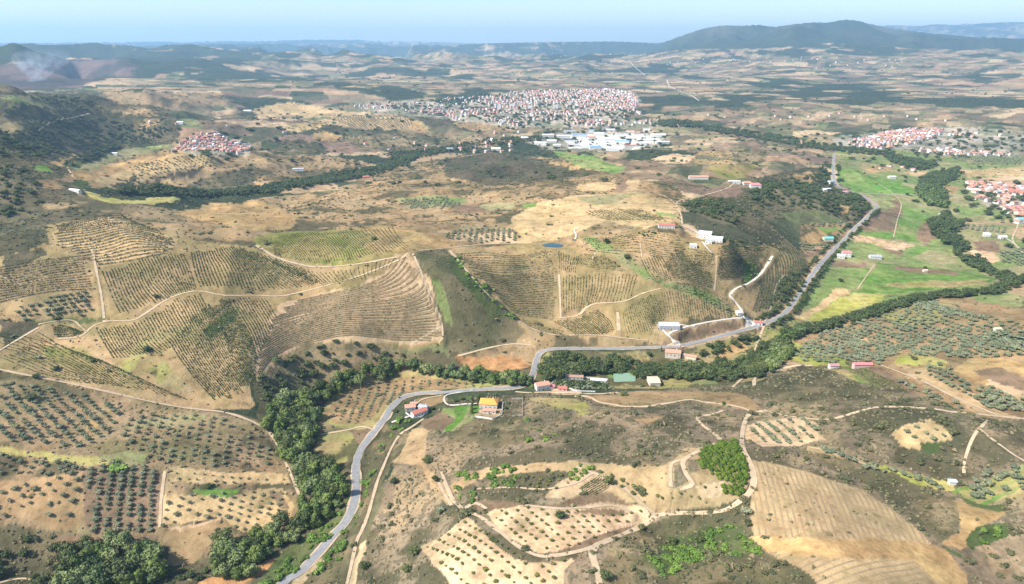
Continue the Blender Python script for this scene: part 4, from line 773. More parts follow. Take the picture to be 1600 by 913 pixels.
# ---- orchards in rows: kind, label, polygon, row direction (pixel a -> b), spacing along, across, height, width, missing, jitter
ORCH = [
('olive','olive tree in the slanting rows at the upper left of the near orchards',[(0,600),(60,603),(130,620),(190,642),(165,685),(140,700),(0,690)],((20,640),(60,675)),5.6,8.6,3.6,1.5,.05,.5),
('olive','olive tree in the broad orchard below the long pale track',[(195,645),(330,650),(410,680),(440,732),(262,728),(215,712),(190,680)],((280,660),(262,725)),7.5,8.6,3.2,1.4,.1,.8),
('olive','olive tree in the dense dark columns of the lower left orchard',[(135,732),(200,722),(250,735),(256,780),(244,835),(142,838)],((200,735),(190,830)),4.6,7.6,3.4,1.45,.04,.5),
('olive','olive tree in the dense group at the left edge under the yellow grass strip',[(-80,710),(0,710),(50,720),(130,725),(130,742),(60,745),(-80,740)],((0,712),(60,740)),6,7,3.4,1.5,.1,1.2),
('olive','scattered olive tree on the bare brown ground at the lower left',[(-80,748),(128,748),(132,815),(0,815),(-80,800)],((0,760),(60,740)),8,9,3.2,1.5,.38,2.5),
('olive','very small olive tree in the pale fenced enclosure',[(265,733),(445,744),(450,758),(262,755)],((265,733),(400,740)),7,6.5,1.7,1.5,.15,.8),
('olive','olive tree on the pale orchard left of the riverside poplars',[(256,778),(330,772),(440,765),(455,790),(450,812),(380,832),(340,812),(252,826)],((300,775),(285,825)),7.2,7.6,2.7,1.4,.1,.8),
('olive','olive tree on the oval meadow inside the river bend',[(512,640),(560,603),(650,590),(700,600),(640,612),(590,645),(560,665),(515,655)],((600,595),(590,650)),7,9.5,3.0,1.3,.12,1.),
('olive','olive tree at the right end of the oval meadow above the road',[(650,580),(700,590),(790,600),(700,605)],((660,585),(700,600)),9,9,2.8,1.4,.2,1.5),
('olive','grey-green olive in the big irregular grove on the right',[(1240,548),(1290,520),(1340,500),(1400,500),(1440,470),(1530,495),(1600,505),(1660,500),(1640,560),(1540,560),(1480,560),(1400,555),(1370,572),(1240,565)],((1300,540),(1400,560)),8.4,8.4,4.2,1.7,.2,2.2),
('olive','small olive on the grassy top of the right grove',[(1340,500),(1440,468),(1480,472),(1430,500)],((1340,500),(1440,468)),9,9,3,1.4,.3,2.),
('olive','olive tree in the slanting rows on the right beside the bare knoll',[(1440,575),(1480,570),(1505,598),(1560,620),(1660,660),(1660,648),(1600,645),(1540,640),(1480,605)],((1440,575),(1560,640)),6.5,7.5,3.8,1.5,.08,1),
('olive','olive tree in the rows under the bare knoll at the right edge',[(1530,600),(1600,625),(1680,640),(1680,662),(1600,645),(1540,640)],((1530,600),(1600,640)),6.5,7.5,3.8,1.5,.08,1),
('olive','olive tree in the short rows between the two parallel dirt tracks',[(1380,590),(1420,600),(1505,635),(1500,640),(1440,618)],((1380,590),(1500,640)),7,6,3.4,1.5,.15,.8),
('olive','olive tree planted in the round pale orchard on the scrub hill',[(1170,668),(1192,659),(1255,655),(1282,664),(1284,684),(1240,694),(1192,694),(1172,684)],((1190,660),(1225,694)),6.2,8.6,3.2,1.4,.06,.6),
('olive','olive tree in the smaller round pale orchard to the right',[(1402,682),(1414,667),(1455,658),(1488,673),(1486,686),(1445,690)],((1414,667),(1450,690)),6.5,8,3,1.5,.15,1.),
('olive','olive tree on the narrow yellow strip crossing the right-hand scrub',[(1265,698),(1290,700),(1370,730),(1450,750),(1480,764),(1440,757),(1365,733),(1300,712)],((1270,700),(1365,730)),9,6,3.2,1.6,.1,1.),
('olive','olive tree in the widely spaced green rows near the right edge',[(1500,768),(1545,748),(1620,722),(1630,745),(1540,783)],((1500,770),(1600,735)),9.5,9,3.8,1.6,.12,1.),
('young','young tree in the round pale orchard above the lower dirt track',[(765,800),(830,792),(900,798),(1000,798),(1012,806),(955,832),(900,852),(850,862),(820,850),(782,826)],((780,800),(850,855)),5.6,6.6,1.9,1.3,.08,.6),
('young','young olive in the lowest pale orchard at the bottom edge',[(660,858),(692,836),(725,812),(760,832),(830,874),(880,872),(900,876),(880,895),(870,935),(740,935)],((700,835),(800,900)),5.8,6.8,1.9,1.4,.1,.6),
('young','yellow-green young tree on the terraces left of the pine grove',[(930,735),(960,738),(1010,760),(1050,778),(1035,785),(990,775),(950,755)],((930,738),(1040,780)),4.5,5,2.2,1.5,.2,.7),
('young','young tree on the small terraces above the pale orchards',[(800,745),(870,740),(925,742),(880,765),(810,770)],((870,742),(860,765)),5,7,2.2,1.2,.25,.8),
('young','young tree on the pale strip under the pine grove',[(1060,762),(1125,752),(1128,775),(1110,790),(1040,795)],((1060,765),(1120,775)),6,6,2.2,1.3,.35,1.),
('pine','bright green young pine in the dense grove inside the track bend',[(1092,705),(1120,694),(1150,690),(1158,705),(1168,728),(1170,745),(1163,765),(1150,776),(1128,775),(1130,755),(1105,738),(1092,728)],((1110,700),(1150,770)),3.3,3.6,3.4,1.4,.03,.6),
('olive','olive tree in the small dense grey grove on the left hill',[(68,468),(110,458),(138,458),(145,485),(125,497),(72,496)],((70,470),(135,460)),6.5,6.5,3.8,1.7,.03,.5),
('olive','bushy green tree beside the small grey grove',[(22,478),(60,472),(65,490),(45,503),(25,498)],((22,478),(60,472)),7,7,3.5,1.7,.2,1),
('olive','olive tree in the grey grove on the dry plateau',[(690,372),(705,360),(790,358),(808,364),(805,377),(745,380)],((760,362),(757,380)),7,8,3.6,1.5,.1,.8),
('olive','grey olive tree scattered on the plateau grove',[(620,315),(690,308),(720,320),(700,328),(640,326)],((620,315),(720,320)),9,9,3.8,1.6,.2,2),
('olive','olive tree in the pale rows beneath the roadside wood',[(1262,350),(1330,346),(1322,356),(1270,356)],((1265,350),(1262,358)),6,9,3.4,1.4,.1,.8),
('olive','grey olive in the roadside grove beside the turquoise roof',[(1250,380),(1300,380),(1300,390),(1255,395)],((1250,380),(1300,385)),8,8,3.8,1.5,.1,1),
('olive','grey olive in the grove at the right edge behind the village road',[(1560,395),(1600,388),(1660,390),(1660,420),(1610,420),(1570,410)],((1560,395),(1600,415)),7,8,4,1.6,.08,1),
('olive','olive tree in the striped rows below the village',[(1500,350),(1578,355),(1575,365),(1510,360)],((1520,350),(1518,364)),6,10,3.4,1.5,.1,.8),
('olive','small garden olive among the low white farm buildings',[(868,594),(945,596),(960,610),(868,608)],((870,595),(940,598)),5.5,5.5,3,1.4,.1,.7),
('olive','olive tree in the grey orchard below the golden hill',[(200,262),(260,248),(330,240),(350,255),(280,270),(215,290)],((200,262),(330,245)),9,10,3.6,1.5,.3,2),
('olive','olive tree on the far hill right of the ploughed strips',[(1085,247),(1105,238),(1155,242),(1145,256)],((1085,247),(1150,250)),8,10,3.4,1.4,.15,1),
('olive','olive tree in the far grey orchard by the right-hand town',[(1480,246),(1600,243),(1660,245),(1660,258),(1520,258)],((1480,246),(1600,250)),11,11,4,1.6,.15,2),
]
for kind, lab, P, dr, sa, sb, h, wf, ms, jt in ORCH:
    Q = wpoly(P); A2 = unp(list(dr)); d = A2[1]-A2[0]; d /= np.hypot(*d); nn = np.array([-d[1], d[0]])
    ta, tb = Q@d, Q@nn; rg = np.random.default_rng(len(lab)+len(P))
    for j, bq in enumerate(np.arange(tb.min(), tb.max(), sb)):
        for aq in np.arange(ta.min()+(j % 2)*sa*.5, ta.max(), sa):
            if rg.random() < ms*.8: continue
            p = d*aq+nn*(bq+4*math.sin(aq/70.))+rg.normal(0, jt*.32, 2)
            if inpoly(np.array([p[0]]), np.array([p[1]]), Q)[0]:
                fam = {'olive': 'olive', 'young': 'young', 'pine': 'pine'}[kind]
                plant(fam, kind, p[0], p[1], h*rg.choice([.75, .95, 1., 1.1])*rg.uniform(.9, 1.15), wf*rg.uniform(.8, 1.2), lab, {'olive': 'olive trees in the orchards', 'young': 'young trees planted on pale soil', 'pine': 'young pines in the round grove'}[fam])
# ---- wild bushes by the density of their ground
BLAB = [((300,200),'dark bush on the far hills of the left side'),((30,300),'dark bush on the hillside at the left edge'),((30,450),'dark bush above the left vineyard terraces'),((200,560),'dark bush growing among the left vineyards'),((150,720),'bush on the brown ground between left olive orchards'),
((60,860),'dark bush in the bottom left corner scrub'),((350,340),'dark bush on the dry golden plateau left of centre'),((620,320),'dark bush on the dry plateau at the centre'),((850,300),'dark bush on the golden fields before the town'),((950,430),'bush among the vineyards of the central hill'),
((740,480),'bush in the green gully between vineyard hills'),((1200,320),'dark bush on the wooded hill left of the straight road'),((1400,340),'bush in the flat valley fields on the right'),((500,660),'bush near the oval meadow in the river bend'),((620,800),'bush on the scrub slope right of the pale trail'),
((760,700),'dark bush on the brown scrub below the orange-roofed house'),((950,680),'dark bush on the wide brown scrub hill at the centre'),((1100,650),'bush beside the forking dirt tracks'),((1280,600),'dark green bush on the scrub hill under the olive grove'),((1250,715),'bush on the grey slope above the ploughed field'),
((1420,680),'bush on the brown hill between the round orchards'),((1540,700),'bush on the dry scrub towards the right edge'),((1430,790),'bush on the strip between ploughed field and olive strip'),((1560,870),'bush on the scrub in the bottom right corner'),((1030,880),'bush in the thicket slope at the bottom centre'),((860,760),'bush on the dry banks between pale orchards'),((400,600),'bush on the bank between terraced vineyard and river')]
bl = unp([q[0] for q in BLAB]); area = RR*(TH[1]-TH[0])*np.gradient(R)[:, None]
lam = BD*area/1e4*np.clip(1+2.3*fbm(X, Y, 70, 4, 401), .12, 3); lam[R < 250] = 0; lam[R > 5200] = 0
u_, v_, dp = proj(X, Y, Z); inf = (u_ > -60) & (u_ < 1660) & (v_ < 1000)
lam = lam*inf*np.where(RR > 3000, .9, np.where(RR > 900, 2.8, 2.1))
cnt = NR.poisson(np.clip(lam*1.15, 0, 3)); bi = np.repeat(np.arange(X.size), cnt.ravel()); print('bushes', len(bi))
th_ = TT.ravel()[bi]+NR.uniform(-.5, .5, len(bi))*(TH[1]-TH[0]); r_ = RR.ravel()[bi]*(1+NR.uniform(-.002, .002, len(bi)))
bx, by = r_*np.sin(th_), r_*np.cos(th_); bh = NR.gamma(4., .42, len(bi))+.5; bh = np.where(np.random.default_rng(3).random(len(bi)) < .4, bh*.7, bh); bh = np.clip(bh, .6, 4.6)*(1+.35*(r_ > 1600))
Mq = np.hypot(bx[:, None]/1-bl[None, :, 0], by[:, None]-bl[None, :, 1])
near = np.argmin(Mq, 1); rdz = np.hypot
def near_line(x, y, L, d):
    m = np.zeros(len(x), bool)
    for p in L[::2]: m |= (x-p[0])**2+(y-p[1])**2 < d*d
    return m
ok = ~near_line(bx, by, road_w, 6.5)
for k in np.nonzero(ok)[0]:
    PL.append(('bush', 'bush', bx[k], by[k], bh[k]*.95, 1.75, BLAB[near[k]][1], 'wild bushes on the scrub'))
LMK = [((764,632),'near the orange-roofed house'),((650,645),'near the roadside cottages'),((850,606),'near the terracotta farmhouse'),((1021,596),'near the beige barn'),((1045,512),'near the modern grey building'),((1184,508),'near the road junction'),
((1055,555),'near the house below the road'),((1104,372),'near the white winery'),((862,384),'near the pond'),((640,398),'near the crest track'),((90,480),'near the small grey grove'),((262,735),'near the pale enclosure'),((180,728),'near the bright round tree'),
((0,640),'near the left edge'),((440,740),'near the riverside track'),((560,650),'near the oval meadow'),((555,740),'near the road curve'),((490,870),'near the bottom of the road'),((170,870),'near the bottom poplars'),((350,880),'near the orange field'),((0,880),'near the bottom left corner'),
((660,690),'near the sandy patch'),((1130,735),'near the pine grove'),((1020,806),'near the middle track fork'),((935,880),'near the bottom track bend'),((1170,645),'near the upper track fork'),((1227,675),'near the round orchard'),((1445,672),'near the smaller round orchard'),((1487,756),'near the tiny white hut'),
((1300,790),'near the ploughed field'),((1345,574),'near the pink-roofed sheds'),((1570,590),'near the bare knoll'),((1590,700),'near the right edge'),((1560,870),'near the bottom right corner'),((1300,890),'near the lower bare field'),((740,480),'near the green gully'),((480,540),'near the terraced bank'),((770,565),'near the orange-brown field'),
((1320,480),'near the yellow meadow'),((1445,440),'near the green meadow'),((1270,430),'near the straight road'),((820,840),'near the pale orchard middle'),((720,880),'near the lowest pale orchard'),((1100,860),'near the green thicket'),((300,700),'near the middle of the left orchards'),((150,790),'near the dark tree columns'),((350,800),'near the pale orchard'),
((100,640),'near the long pale track'),((1000,640),'near the central scrub track'),((900,740),'near the striped terraces'),((1480,520),'near the top of the grove'),((1400,600),'near the parallel tracks'),((1280,560),'near the green grass patch'),((960,575),'near the green ponds'),((1140,545),'near the small golden field'),((1060,730),'near the looping tracks')]
lmw = unp([q[0] for q in LMK])
def where(x, y, base):
    k = int(np.argmin((lmw[:, 0]-x)**2+(lmw[:, 1]-y)**2)); s = base+', '+LMK[k][1]
    return s if len(s.split()) <= 16 else base
# ---- low tussocks roughening the scrub
lam2 = SC**2*area/1e4*430*inf*(RR > 250)*(RR < 1500)*(1+1.3*np.clip(fbm(X, Y, 30, 3, 411), -.75, 1.))
c2_ = NR.poisson(np.clip(lam2, 0, 3)); ti = np.repeat(np.arange(X.size), c2_.ravel()); print('tussocks', len(ti))
tr = RR.ravel()[ti]*(1+NR.uniform(-.002, .002, len(ti))); ta_ = TT.ravel()[ti]+NR.uniform(-.5, .5, len(ti))*(TH[1]-TH[0]); qx, qy = tr*np.sin(ta_), tr*np.cos(ta_)
k_ = ~near_line(qx, qy, road_w, 4.5); qx, qy = qx[k_], qy[k_]; qz = zat(qx, qy); s_ = NR.gamma(3., .17, len(qx))+.35
OC = np.array([(1,0,.3),(0,1,.35),(-1,0,.3),(0,-1,.3),(.1,.1,1.),(0,0,-.2)], float); OFc = np.array([(0,1,4),(1,2,4),(2,3,4),(3,0,4)])
O = OC[None]*NR.uniform(.6, 1.4, (len(qx), 6, 1)); V = np.stack([qx[:, None]+O[..., 0]*s_[:, None]*1.25, qy[:, None]+O[..., 1]*s_[:, None]*1.25, qz[:, None]+O[..., 2]*s_[:, None]*1.05], -1)[:, :5].reshape(-1, 3)
T_ = np.repeat(NR.uniform(0, 1, len(qx)), 5)
ML['tuss'] = leafmat('leaves_tussock', (.07,.065,.04), (.20,.17,.10))
link('dry_tussocks', mesh_np('dry_tussocks', V, (OFc[None]+(np.arange(len(qx))*5)[:, None, None]).reshape(-1, 3), [ML['tuss']], False, np.stack([T_]*3, -1)), kind='stuff', label='low dry tussocks and heather covering the scrub slopes')
# ---- visibility, then the largest 300 of each family as things of their own and the rest as one mass
PX = np.array([(p[2], p[3], p[4]) for p in PL]); PZ = zat(PX[:, 0], PX[:, 1])
pu, pv, pd = proj(PX[:, 0], PX[:, 1], PZ+PX[:, 2]*.7)
keep = (pu > -70) & (pu < 1670) & (pv < 990)
rp = np.hypot(PX[:, 0], PX[:, 1]); tp = np.arctan2(PX[:, 0], PX[:, 1]); vis = np.ones(len(PL), bool)
for f_ in np.linspace(.3, .985, 40):
    zz = bil(Z, rfrac(rp*f_), tfrac(tp)); vis &= zz < CAMH+(PZ+PX[:, 2]*.9-CAMH)*f_+.3
szp = PX[:, 2]*F/pd; inside = (pu > 2) & (pu < 1598) & (pv > 5) & (pv < 910) & vis
FAMN = dict(tree='tree', olive='olive_tree', young='young_tree', pine='pine_tree', bush='bush', lone='tree', cypress='cypress_tree')
CATN = dict(tree='tree', olive='olive tree', young='young tree', pine='pine tree', bush='bush', lone='tree', cypress='cypress')
STUFFN = dict(tree='distant_woods', olive='distant_olive_groves', young='young_tree_undergrowth', bush='scrub_undergrowth', pine='pine_undergrowth')
oc_n = 0
for fam in ('lone', 'cypress', 'tree', 'olive', 'young', 'pine', 'bush'):
    idx = np.array([i for i in range(len(PL)) if PL[i][0] == fam and keep[i]], dtype=int)
    if fam == 'lone' or fam == 'cypress': ind = idx; rest = []
    else:
        cand = idx[inside[idx]]; cand = cand[np.argsort(-szp[cand]*(1 if fam != 'bush' else 1))]
        LIM = 270 if fam == 'tree' else 290
        ind = cand[:LIM]; si = set(ind.tolist()); rest = [i for i in idx if i not in si]
    for j, i in enumerate(ind):
        _, kind, x, y, h, wf, lab, grp = PL[i]; z = PZ[i]-.15; lab = where(x, y, lab) if fam not in ('lone', 'cypress') else lab; cm, tm, one = proto(kind, rnd.randrange(5)); rz = rnd.uniform(0, 6.28)
        sc = (h*wf, h*wf*rnd.uniform(.9, 1.1), h)
        if fam == 'bush': sc = (h*wf*rnd.uniform(.8, 1.2), h*wf, h*1.15)
        if tm and (fam in ('lone', 'cypress') or (fam == 'tree' and j < 160) or (fam == 'olive' and j < 60) or (fam == 'pine' and j < 40)):
            e = link(FAMN[fam], None, None, (x, y, z), rz, sc, lab, CATN[fam], grp)
            link('crown', cm, e); link('trunk', tm, e)
        else:
            lab2 = lab
            link(FAMN[fam], one, None, (x, y, z), rz, sc, lab2, 'bush' if kind in ('lushbush', 'bush') else CATN[fam], grp)
    print(fam, len(ind), len(rest))
    if len(rest) == 0: continue
    bk = {}
    for i in rest:
        tier = 0 if szp[i] > 9 else (1 if szp[i] > 4 else 2)
        bk.setdefault((PL[i][1], tier), []).append(i)
    Vs, Fs, Ts, Ms, nn = [], [], [], [], 0; kinds = sorted({k[0] for k in bk})
    for (kind, tier), L in bk.items():
        nv = 3
        nl = ((260, 110, 34) if fam == 'tree' else (120, 60, 22) if fam == 'olive' else (90, 46, 16))[tier]; ls = SPEC[kind][1]*math.sqrt(SPEC[kind][0]/nl)*(.8, .72, .62)[tier]
        for vno in range(nv):
            Li = np.array(L[vno::nv]);
            if len(Li) == 0: continue
            V, Fc, tn = crown(shape_of(kind), nl, vno*7+tier, ls)
            rz = NR.uniform(0, 6.28, len(Li)); h = PX[Li, 2]; wf = np.array([PL[i][5] for i in Li]); c_, s_ = np.cos(rz)*h*wf, np.sin(rz)*h*wf
            vx = PX[Li, 0][:, None]+c_[:, None]*V[None, :, 0]-s_[:, None]*V[None, :, 1]; vy = PX[Li, 1][:, None]+s_[:, None]*V[None, :, 0]+c_[:, None]*V[None, :, 1]
            vz = PZ[Li][:, None]-.1+h[:, None]*V[None, :, 2]
            Vs.append(np.stack([vx, vy, vz], -1).reshape(-1, 3).astype(f32)); n0 = len(V)
            Fs.append((Fc[None]+(np.arange(len(Li))*n0)[:, None, None]).reshape(-1, 3)+nn); nn += n0*len(Li)
            Ts.append(np.clip(tn[None]*.6+NR.uniform(-.1, .45, len(Li))[:, None], 0, 1).ravel()); Ms.append(np.full(len(Fc)*len(Li), kinds.index(kind)))
    T_ = np.concatenate(Ts); me = mesh_np(STUFFN[fam], np.vstack(Vs), np.vstack(Fs), [ML.get(k, ML['oak']) for k in kinds], False, np.stack([T_]*3, -1), np.concatenate(Ms))
    link(STUFFN[fam], me, kind='stuff', label={'tree': 'dark belts and woods of trees spreading through the valley', 'olive': 'olive groves dotting the more distant slopes', 'young': 'small young saplings on pale soil', 'bush': 'low bushes speckling all the dry slopes', 'pine': 'small pines filling the grove'}[fam])
    print(fam, 'stuff faces', sum(len(f) for f in Fs))
#--DATA3--
# ------------------------------------------------------------------ vineyard rows, ruled between guide lines
VB = [ # label, guides (pixel lines), rows between each pair, vine height, bank width, share of vines standing
('vine row on the brown terraces curving above the river bank',[[(452,473),(500,462),(560,448),(605,428),(628,400)],[(420,505),(470,490),(560,472),(640,460),(668,440)],[(405,545),(450,522),(520,500),(600,498),(690,492)],[(400,590),(412,570),(440,548),(500,528),(560,522),(690,530)]],[6,6,7],1.0,1.7,.35),
('dark vine row on the striped terraces at the upper left',[[(88,352),(130,345),(180,334),(204,345)],[(75,380),(140,372),(200,360),(275,374)],[(152,414),(200,408),(268,394)]],[7,8],1.4,1.4,.8),
('vine row on the terraces at the left edge under the scrub',[[(-60,415),(0,418),(60,408),(140,398)],[(-60,480),(0,472),(80,456),(150,452)]],[11],1.2,1.1,.8),
('vine row in the steep block below the striped terraces',[[(160,424),(172,455),(188,492)],[(222,404),(238,440),(262,468)],[(285,396),(296,420),(306,450)]],[11,11],1.2,0,.8),
('vine row in the dense dark block below the crest track',[[(298,392),(305,425),(315,452)],[(360,385),(385,420),(400,455)],[(405,395),(435,425),(470,448)],[(470,418),(490,430),(505,442)]],[12,9,8],1.3,0,.8),
('thin yellow-green vine row on the crest left of the double track',[[(402,378),(425,394),(436,402)],[(470,362),(500,390),(510,412)],[(556,360),(585,385),(600,402)],[(612,356),(625,375),(640,388)]],[16,15,7],.9,0,.75),
('vine row in the block under the winding left track',[[(150,512),(165,540),(178,560)],[(205,508),(225,540),(245,556)],[(272,470),(290,500),(300,520)],[(312,460),(322,480),(330,500)]],[9,12,7],1.2,0,.75),
('vine row slanting down the broad left hillside',[[(262,530),(300,585),(335,625)],[(318,478),(355,545),(395,610)],[(355,465),(388,520),(402,560)],[(412,466),(424,484),(432,496)]],[15,13,9],1.2,0,.75),
('vine row on the grassy lower slope above the long pale track',[[(0,558),(60,582),(130,598)],[(60,520),(120,556),(200,608)],[(150,560),(215,590),(300,628)]],[9,8],1.0,0,.55),
('vine row on the small knoll ringed by a track',[[(82,513),(100,509),(124,516)],[(86,526),(110,525),(132,520)]],[6],1.1,0,.8),
('vine row on the contour terraces just right of the green gully',[[(712,398),(760,395),(800,400),(860,392)],[(735,422),(780,430),(820,428),(868,420)],[(765,455),(800,462),(840,460),(870,455)],[(800,488),(830,495),(868,498)]],[7,8,8],1.1,1.2,.75),
('vine row in the vertical rows at the middle of the central hill',[[(880,432),(881,460),(882,492)],[(940,428),(938,450),(930,472)],[(995,430),(990,445),(985,466)]],[10,8],1.2,0,.85),
('vine row in the sloping block above the bottom track of the central hill',[[(868,504),(890,516),(900,524)],[(905,496),(925,510),(940,522)],[(930,484),(950,500),(960,520)]],[8,7],1.2,0,.85),
('vine row right of the bare lane on the lower central hill',[[(972,486),(975,505),(980,524)],[(1000,468),(1008,490),(1020,516)],[(1022,460),(1028,476),(1040,498)]],[8,6],1.2,0,.85),
('vine row in the straight strips above the modern flat-roofed building',[[(1034,455),(1038,475),(1042,498)],[(1075,460),(1078,480),(1082,504)],[(1110,470),(1112,485),(1115,500)],[(1140,484),(1142,492),(1143,497)]],[8,7,5],1.2,0,.85),
('vine row on the slope between the pond and the green swale',[[(905,398),(935,400),(960,410)],[(890,412),(930,418),(980,425)]],[6],1.1,0,.8),
('vine row around the little dell below the red-roofed house',[[(1000,362),(1030,362),(1060,368)],[(1005,380),(1035,385),(1070,388)],[(1012,398),(1040,405),(1085,408)]],[5,5],1.1,0,.8),
('vine row on the contour block left of the lane below the white winery',[[(1050,392),(1080,390),(1115,398)],[(1035,412),(1070,414),(1116,418)],[(1050,432),(1085,442),(1114,450)]],[6,8],1.2,.9,.85),
('vine row on the contour block right of the lane below the white winery',[[(1122,388),(1150,382),(1195,388)],[(1122,405),(1150,404),(1192,402)],[(1122,436),(1150,432),(1180,425)]],[5,8],1.2,.9,.85),
('vine row on the steep terraces dropping to the straight road',[[(1190,440),(1184,465),(1176,490)],[(1210,405),(1212,440),(1200,485)],[(1216,380),(1235,410),(1226,460)],[(1225,372),(1256,405),(1245,440)]],[4,5,5],1.4,1.3,.9),
('vine row on the hill shoulder left of the access road',[[(1060,440),(1100,450),(1135,470)],[(1045,448),(1085,460),(1125,478)]],[5],1.1,0,.7),
('vine row between the pond and the red-roofed house',[[(908,374),(960,371),(1000,364)],[(915,392),(960,396),(1000,402)]],[6],1.1,0,.8),
('vine row just right of the green swale',[[(1002,406),(1015,430),(1030,444)],[(1032,400),(1042,418),(1048,438)]],[6],1.1,0,.8),
('vine row on the little slope under the pond',[[(872,394),(874,410),(874,424)],[(905,402),(900,414),(898,426)]],[6],1.1,0,.8),
('vine row under the crest track above the brown terraces',[[(410,402),(440,418),(475,436)],[(480,424),(495,438),(505,446)],[(560,418),(562,428),(566,438)],[(618,404),(612,412),(608,420)]],[8,9,6],1.1,0,.7),
('vine row on the slope between the knoll and the long track',[[(0,520),(50,530),(90,540)],[(0,545),(40,552),(80,562)]],[4],1.0,0,.6),
('vine row on the lower toe of the central hill',[[(815,500),(850,512),(880,518)],[(820,508),(850,520),(890,526)]],[3],1.0,0,.7),
('faint vine row on the golden field before the factories',[[(500,184),(530,190),(560,204)],[(560,181),(590,190),(612,203)],[(638,184),(642,190),(645,199)]],[10,9],2.2,3.,.9),
('vine row on the golden slope behind the red-roofed house',[[(915,332),(935,340),(955,345)],[(960,326),(985,335),(1010,345)],[(1000,328),(1030,338),(1056,345)]],[8,8],1.0,0,.6),
('vine row on the far strip left of the wooded hill',[[(1010,285),(1040,284),(1075,288)],[(1030,298),(1060,297),(1110,290)]],[6],1.1,1.2,.6),
('green crop row beside the curving green strip',[[(1318,576),(1345,590),(1372,608)],[(1335,577),(1358,592),(1385,606)],[(1352,577),(1385,592),(1415,606)]],[5,6],.8,.8,.7),
('low crop row in the striped terraces above the pale orchard',[[(905,765),(925,752),(938,742)],[(925,772),(945,762),(958,752)]],[5],.8,.9,.7),
]
M_BANK, t, b = mat('terrace_bank', rough=1, spec=.05)
g = node(t, 'ShaderNodeNewGeometry').outputs['Position']
c = mixc(t, mrange(t, noise(t, 1/6., 6, .7, g).outputs[0], .35, .65, 0, 1), (.11,.085,.045), (.26,.19,.11)); t.links.new(c, b.inputs['Base Color'])
rows = []
OCT = np.array([(1,0,.35),(0,1,.4),(-1,0,.35),(0,-1,.4),(0,0,1.),(0,0,-.1)], float); OCF = np.array([(0,1,4),(1,2,4),(2,3,4),(3,0,4),(1,0,5),(2,1,5),(3,2,5),(0,3,5)])
def tufts(P, h, share, rg, step=1.5):
    Q = resample(P, step); k = rg.random(len(Q)) < share*(1+.6*fbm(Q[:, 0], Q[:, 1], 35, 2, 77)); k = k
    if len(Q) == 0: return None
    Q = Q+rg.normal(0, .15, Q.shape); z = zat(Q[:, 0], Q[:, 1]); s = rg.uniform(.75, 1.4, len(Q))*np.where(k, 1, .38)
    O = OCT[None]*rg.uniform(.75, 1.25, (len(Q), 6, 1))
    V = np.stack([Q[:, None, 0]+O[..., 0]*(.62*s*max(h, 1))[:, None], Q[:, None, 1]+O[..., 1]*(.62*s*max(h, 1))[:, None], z[:, None]+O[..., 2]*(h*s)[:, None]+.05], -1).reshape(-1, 3)
    Fc = (OCF[None]+(np.arange(len(Q))*6)[:, None, None]).reshape(-1, 3)
    return V, Fc, np.repeat(np.clip(rg.normal(.45, .25, len(Q)), 0, 1), 6)
bkV, bkF, bkn = [], [], 0
rg = np.random.default_rng(99)
def nth(k): return str(k)+('th' if 10 < k % 100 < 14 else {1: 'st', 2: 'nd', 3: 'rd'}.get(k % 10, 'th'))
for lab, G, N, h, bw, share in VB:
    ga, gb = np.mean(G[0], 0), np.mean(G[-1], 0); sd = 'left' if abs(gb[0]-ga[0]) > abs(gb[1]-ga[1]) and gb[0] > ga[0] else 'right' if abs(gb[0]-ga[0]) > abs(gb[1]-ga[1]) else 'top' if gb[1] > ga[1] else 'bottom'; rn_ = 0
    WG = []
    for g_ in G:
        w_ = unp(smooth_px(g_, 6)); L = np.r_[0, np.cumsum(np.hypot(*np.diff(w_, axis=0).T))]; s_ = np.linspace(0, L[-1], 36); WG.append(np.c_[np.interp(s_, L, w_[:, 0]), np.interp(s_, L, w_[:, 1])])
    for gi, nr in enumerate(N):
        nr = int(round(nr*(1.3 if bw < 1.5 else 1.12)))
        for k in range(nr+(gi == len(N)-1)):
            f_ = k/nr; P = WG[gi]*(1-f_)+WG[gi+1]*f_; e0, e1 = rg.integers(0, 3), rg.integers(0, 3); P = P[e0:len(P)-e1]
            P = P+np.stack([fbm(P[:, 0], P[:, 1], 45, 2, 5), fbm(P[:, 0], P[:, 1], 45, 2, 6)], -1)*1.2
            T_ = tufts(P, h, share, rg, 1.5 if G[0][0][1] > 220 else 5)
            if T_ is None: continue
            rn_ += 1; rows.append((float(np.hypot(*P.mean(0))), lab if len(lab.split()) > 12 else lab+', '+nth(rn_)+' from the '+sd, T_, P))
            if bw:
                Q = resample(P, 3.); d = np.gradient(Q, axis=0); d /= np.maximum(np.hypot(d[:, 0], d[:, 1]), 1e-6)[:, None]; nr_ = np.c_[d[:, 1], -d[:, 0]]
                s_ = np.array([-.5, -.1, .2, .5]); hh = np.array([-.1, .75, .6, -.1])*min(bw, 2.4)*.5; jw = bw*(1+.35*fbm(Q[:, 0], Q[:, 1], 9, 2, 14))
                off = 1.3; x = Q[:, None, 0]+nr_[:, None, 0]*(s_[None]*jw[:, None]+off); y = Q[:, None, 1]+nr_[:, None, 1]*(s_[None]*jw[:, None]+off); z = zat(x, y)+hh[None]
                V = np.stack([x, y, z], -1).reshape(-1, 3); i = np.arange(len(Q)-1)[:, None]*4+np.arange(3)[None]
                bkV.append(V); bkF.append(np.stack([i, i+4, i+5, i+1], -1).reshape(-1, 4)+bkn); bkn += len(V)
link('terrace_banks', mesh_np('terrace_banks', np.vstack(bkV), np.vstack(bkF), [M_BANK], True), kind='structure')
rows.sort(key=lambda q: q[0]); print('vine rows', len(rows))
